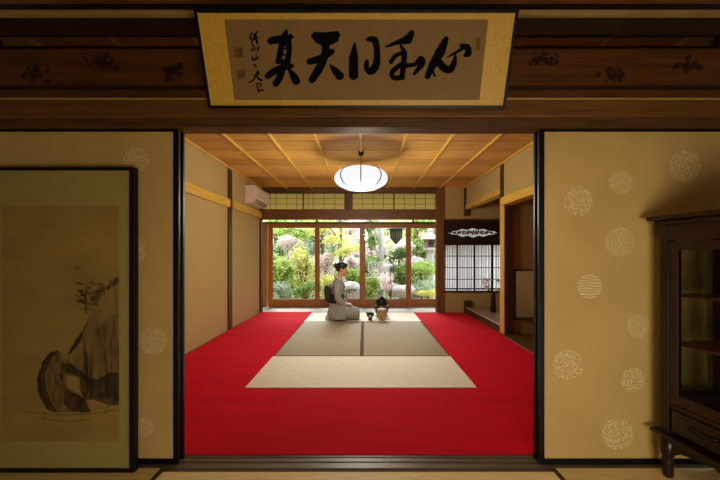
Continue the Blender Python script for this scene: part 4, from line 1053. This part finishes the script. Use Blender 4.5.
# rows of bushes climbing the slope
rq = random.Random(21); SH = [(G5, 'pale pink blossoming'), (G1, 'fresh green'), (G6, 'yellow green'), (G3, 'silvery green'), (G2, 'mid green'), (G5, 'white flecked'), (G7, 'sandy orange')]
ordn = ('first', 'second', 'third', 'fourth', 'fifth', 'sixth', 'seventh', 'eighth', 'ninth', 'tenth')
for row, (d, pxs, rx, rz) in enumerate(((10.4, (262, 281, 299, 318, 342, 362, 384, 407, 429), .36, .22), (11.7, (256, 272, 289, 306, 325, 349, 372, 396, 419, 441), .42, .26), (13.0, (262, 280, 298, 316, 335, 357, 379, 401, 424, 446), .44, .3), (14.6, (254, 272, 291, 309, 329, 350, 371, 393, 415, 437), .5, .36))):
    for i, px in enumerate(pxs):
        x_ = (px-CX)*d/F; zz = gz(x_, d)+rz*.75
        lf_, nm = SH[rq.randrange(len(SH))]
        shrub(px, CY-(zz-CZ)*F/d, d, rx*rq.uniform(.85, 1.2), rz*rq.uniform(.85, 1.25), lf_, 'slope_bush', '%s bush on the garden slope, %s row up, %s from the left' % (nm, ordn[row], ordn[i]), 620, .038, 100+row*10+i, 5, 'bushes planted in rows up the slope', 'bush')
# undergrowth nobody could count, all over the slope
ug = MB(); ru = random.Random(77)
for _ in range(3800):
    x, yy = ru.uniform(-6.5, 7), 8.5+ru.random()**1.1*8.5
    if noise.noise(Vector((x*.9, yy*.9, 4))) < -.3: continue
    mi = int((noise.noise(Vector((x*.7, yy*.7, 8)))*1.6+.5)*5+ru.random()*1.5) % 5
    hh_ = ru.uniform(.06, .3)
    leaves(ug, (x, yy, gz(x, yy)+hh_*.5), (.17, .17, hh_), 15, .04, ru, mi)
tag(ug.build('undergrowth', [G5, G1, G3, G6, G2]), 'low mixed undergrowth and fallen blossom covering the garden slope', 'undergrowth', None, 'stuff')
# trees high behind
rb_ = random.Random(40)
for i, px in enumerate((225, 252, 276, 300, 322, 345, 368, 392, 415, 438, 462, 490)):
    d = (13.2, 16.2)[i % 2]+rb_.uniform(-.2, .2)
    tree(px, d, 4.2+rb_.random(), .09, [(px+rb_.uniform(-6, 6), rb_.uniform(214, 220), .8, .6), (px+rb_.uniform(-6, 6), rb_.uniform(230, 242), .75, .5)],
         (G5, G6, G1, G5, G3, G2)[i % 6], 'hillside_tree',
         ('pale pink leaved', 'yellow leaved', 'light green', 'pale blossoming', 'grey green', 'mid green')[i % 6]+' tree on the far slope, '+('first','second','third','fourth','fifth','sixth','seventh','eighth','ninth','tenth','eleventh','twelfth')[i]+' from the left', bark, 50+i, .085, 700)
# hanging lattice lantern under the eaves
hx = P(396, 236, 8.3)
hl = empty('hanging_lantern', (hx.x, 8.3, hx.z-.16), 'dark latticed hanging lantern seen through the third glass door', 'lantern')
MB().loft([[Vector((hx.x+r*math.cos(2*PI*(q+.5)/6), 8.3+r*math.sin(2*PI*(q+.5)/6), hx.z+z)) for q in range(6)] for r, z in ((.02, -.19), (.06, -.15), (.145, -.06), (.16, .13), (.17, .15))]).build('body', plain('dark_green_bronze', (58, 66, 50), .6, .3, var=.2), hl)
lt = MB()
for q in range(6):
    a0, a1 = 2*PI*(q+.5)/6, 2*PI*(q+1.5)/6
    for t in (0, .33, .66):
        p0 = Vector((math.cos(a0), math.sin(a0), 0)).lerp(Vector((math.cos(a1), math.sin(a1), 0)), t)
        lt.tube([Vector((hx.x, 8.3, hx.z-.06))+p0*.148, Vector((hx.x, 8.3, hx.z+.13))+p0*.165], .005, 5)
    for z, r in ((0, .156), (.06, .160)):
        lt.tube([(hx.x+r*math.cos(a0), 8.3+r*math.sin(a0), hx.z+z), (hx.x+r*math.cos(a1), 8.3+r*math.sin(a1), hx.z+z)], .005, 5)
lt.build('lattice', plain('pale_lattice', (150, 160, 140), .6), hl)
MB().lathe([(.24, .15), (.235, .165), (.10, .23), (.03, .27), (0, .28)], (hx.x, 8.3, hx.z), 6).build('roof', plain('dark_lantern_roof', (50, 54, 44), .6, .3), hl)
MB().tube([(hx.x, 8.3, hx.z+.27), (hx.x, 8.3, 2.352)], .004, 6).build('chain', M['iron'], hl)
# stone lantern
sx = P(430, 243, 10.2); s0 = gz(sx.x, 10.2)
stl = empty('stone_lantern', (sx.x, 10.2, s0), 'pale stone garden lantern behind the rightmost glass door', 'stone lantern')
MB().lathe([(.26, s0-.05), (.26, s0+.1), (.12, s0+.16), (.10, sx.z-.32), (.13, sx.z-.26), (.19, sx.z-.2), (.19, sx.z-.13)], (sx.x, 10.2, 0), 6).build('pillar', stone, stl)
fb = MB()
for a in range(4):
    qx, qy = ((1, 1), (1, -1), (-1, -1), (-1, 1))[a]; fb.box(sx.x+qx*.12-.035, sx.x+qx*.12+.035, 10.2+qy*.12-.035, 10.2+qy*.12+.035, sx.z-.13, sx.z+.1)
fb.box(sx.x-.155, sx.x+.155, 10.17, 10.32, sx.z-.13, sx.z+.1)
fb.build('fire_box', plain('weathered_dark_stone', (110, 92, 80), .9, var=.2), stl)
MB().lathe([(.29, .10), (.28, .13), (.15, .22), (.08, .30), (.09, .34), (.05, .42), (0, .43)], (sx.x, 10.2, sx.z), 6).build('cap', stone, stl)

# ------------------------------------------------------------------ lights
def area(name, loc, rot, sx_, sy_, e, col):
    l = bpy.data.lights.new(name, 'AREA'); l.shape = 'RECTANGLE'; l.size = sx_; l.size_y = sy_; l.energy = e; l.color = col
    o = bpy.data.objects.new(name, l); COL.objects.link(o); o.location = loc; o.rotation_euler = rot; return o
# daylight through the low window of the near room
area('low_window_daylight', ((X0+X1)/2, -.98, (Z0+Z1)/2), (PI/2, 0, 0), X1-X0, Z1-Z0, 27, (1, .92, .78))
# added lamp, out of view above the viewer, to brighten the near room floor
nl = empty('added_fill_lamp', (.5, .75, 1.93), 'added square lamp out of view above the viewer, brightening the near room', 'lamp')
MB().box(.25, .75, .5, 1.0, 1.93, 2.02).build('shade', M['muntin'], nl)
MB().tube([(.5, .75, 2.02), (.5, .75, 2.37)], .006, 8).build('cord', M['iron'], nl)
area('near_room_fill_light', (.5, .75, 1.925), (0, 0, 0), .44, .44, 5, (1, .74, .42))
# portal so the sky finds the glass doors
po = area('glass_door_portal', (-.3, 7.6, 1.15), (-PI/2, 0, 0), 5.6, 2.3, 1, (1, 1, 1)); po.data.cycles.is_portal = True
# bulb of the pendant lamp: sits just under the paper globe
pl = bpy.data.lights.new('pendant_bulb', 'POINT'); pl.energy = 68; pl.color = (1, .92, .76); pl.shadow_soft_size = .16
po2 = bpy.data.objects.new('pendant_bulb', pl); COL.objects.link(po2); po2.location = (LP.x, LP.y, LZ-.36)
# sun over the roof lights the garden only
su = bpy.data.lights.new('sun', 'SUN'); su.energy = 5.5; su.angle = .6; su.color = (1, .97, .92)
so = bpy.data.objects.new('sun', su); COL.objects.link(so); so.rotation_euler = (math.radians(-42), 0, math.radians(12))   # comes down from beyond the garden
wd = bpy.data.worlds.new('overcast'); sc.world = wd; wd.use_nodes = True
wt = wd.node_tree; bg = wt.nodes['Background']; bg.inputs[0].default_value = (.95, .975, 1, 1)
tc = wt.nodes.new('ShaderNodeTexCoord'); sx3 = wt.nodes.new('ShaderNodeSeparateXYZ'); mr = wt.nodes.new('ShaderNodeMapRange')
wt.links.new(tc.outputs['Generated'], sx3.inputs[0]); wt.links.new(sx3.outputs[2], mr.inputs['Value'])
mr.inputs['From Min'].default_value = .1; mr.inputs['From Max'].default_value = .7; mr.inputs['To Min'].default_value = 2.2; mr.inputs['To Max'].default_value = 7.0
wt.links.new(mr.outputs[0], bg.inputs[1])

# ------------------------------------------------------------------ camera
cd = bpy.data.cameras.new('camera'); cam = bpy.data.objects.new('camera', cd); COL.objects.link(cam); sc.camera = cam
cam.location = (0, 0, CZ); cam.rotation_euler = (PI/2, 0, 0)
cd.sensor_width = 36; cd.lens = F/720*36; cd.clip_start = .02
cd.shift_x = -(CX-360)/720; cd.shift_y = (CY-240)/720
sc.view_settings.view_transform = 'Standard'; sc.view_settings.look = 'None'; sc.view_settings.exposure = 0; sc.view_settings.gamma = 1
sc.view_settings.use_curve_mapping = False
sc.cycles.use_denoising = True
sc.cycles.max_bounces = 8; sc.cycles.diffuse_bounces = 5; sc.cycles.transparent_max_bounces = 16
sc.cycles.caustics_reflective = False; sc.cycles.caustics_refractive = False
sc.cycles.sample_clamp_indirect = 6
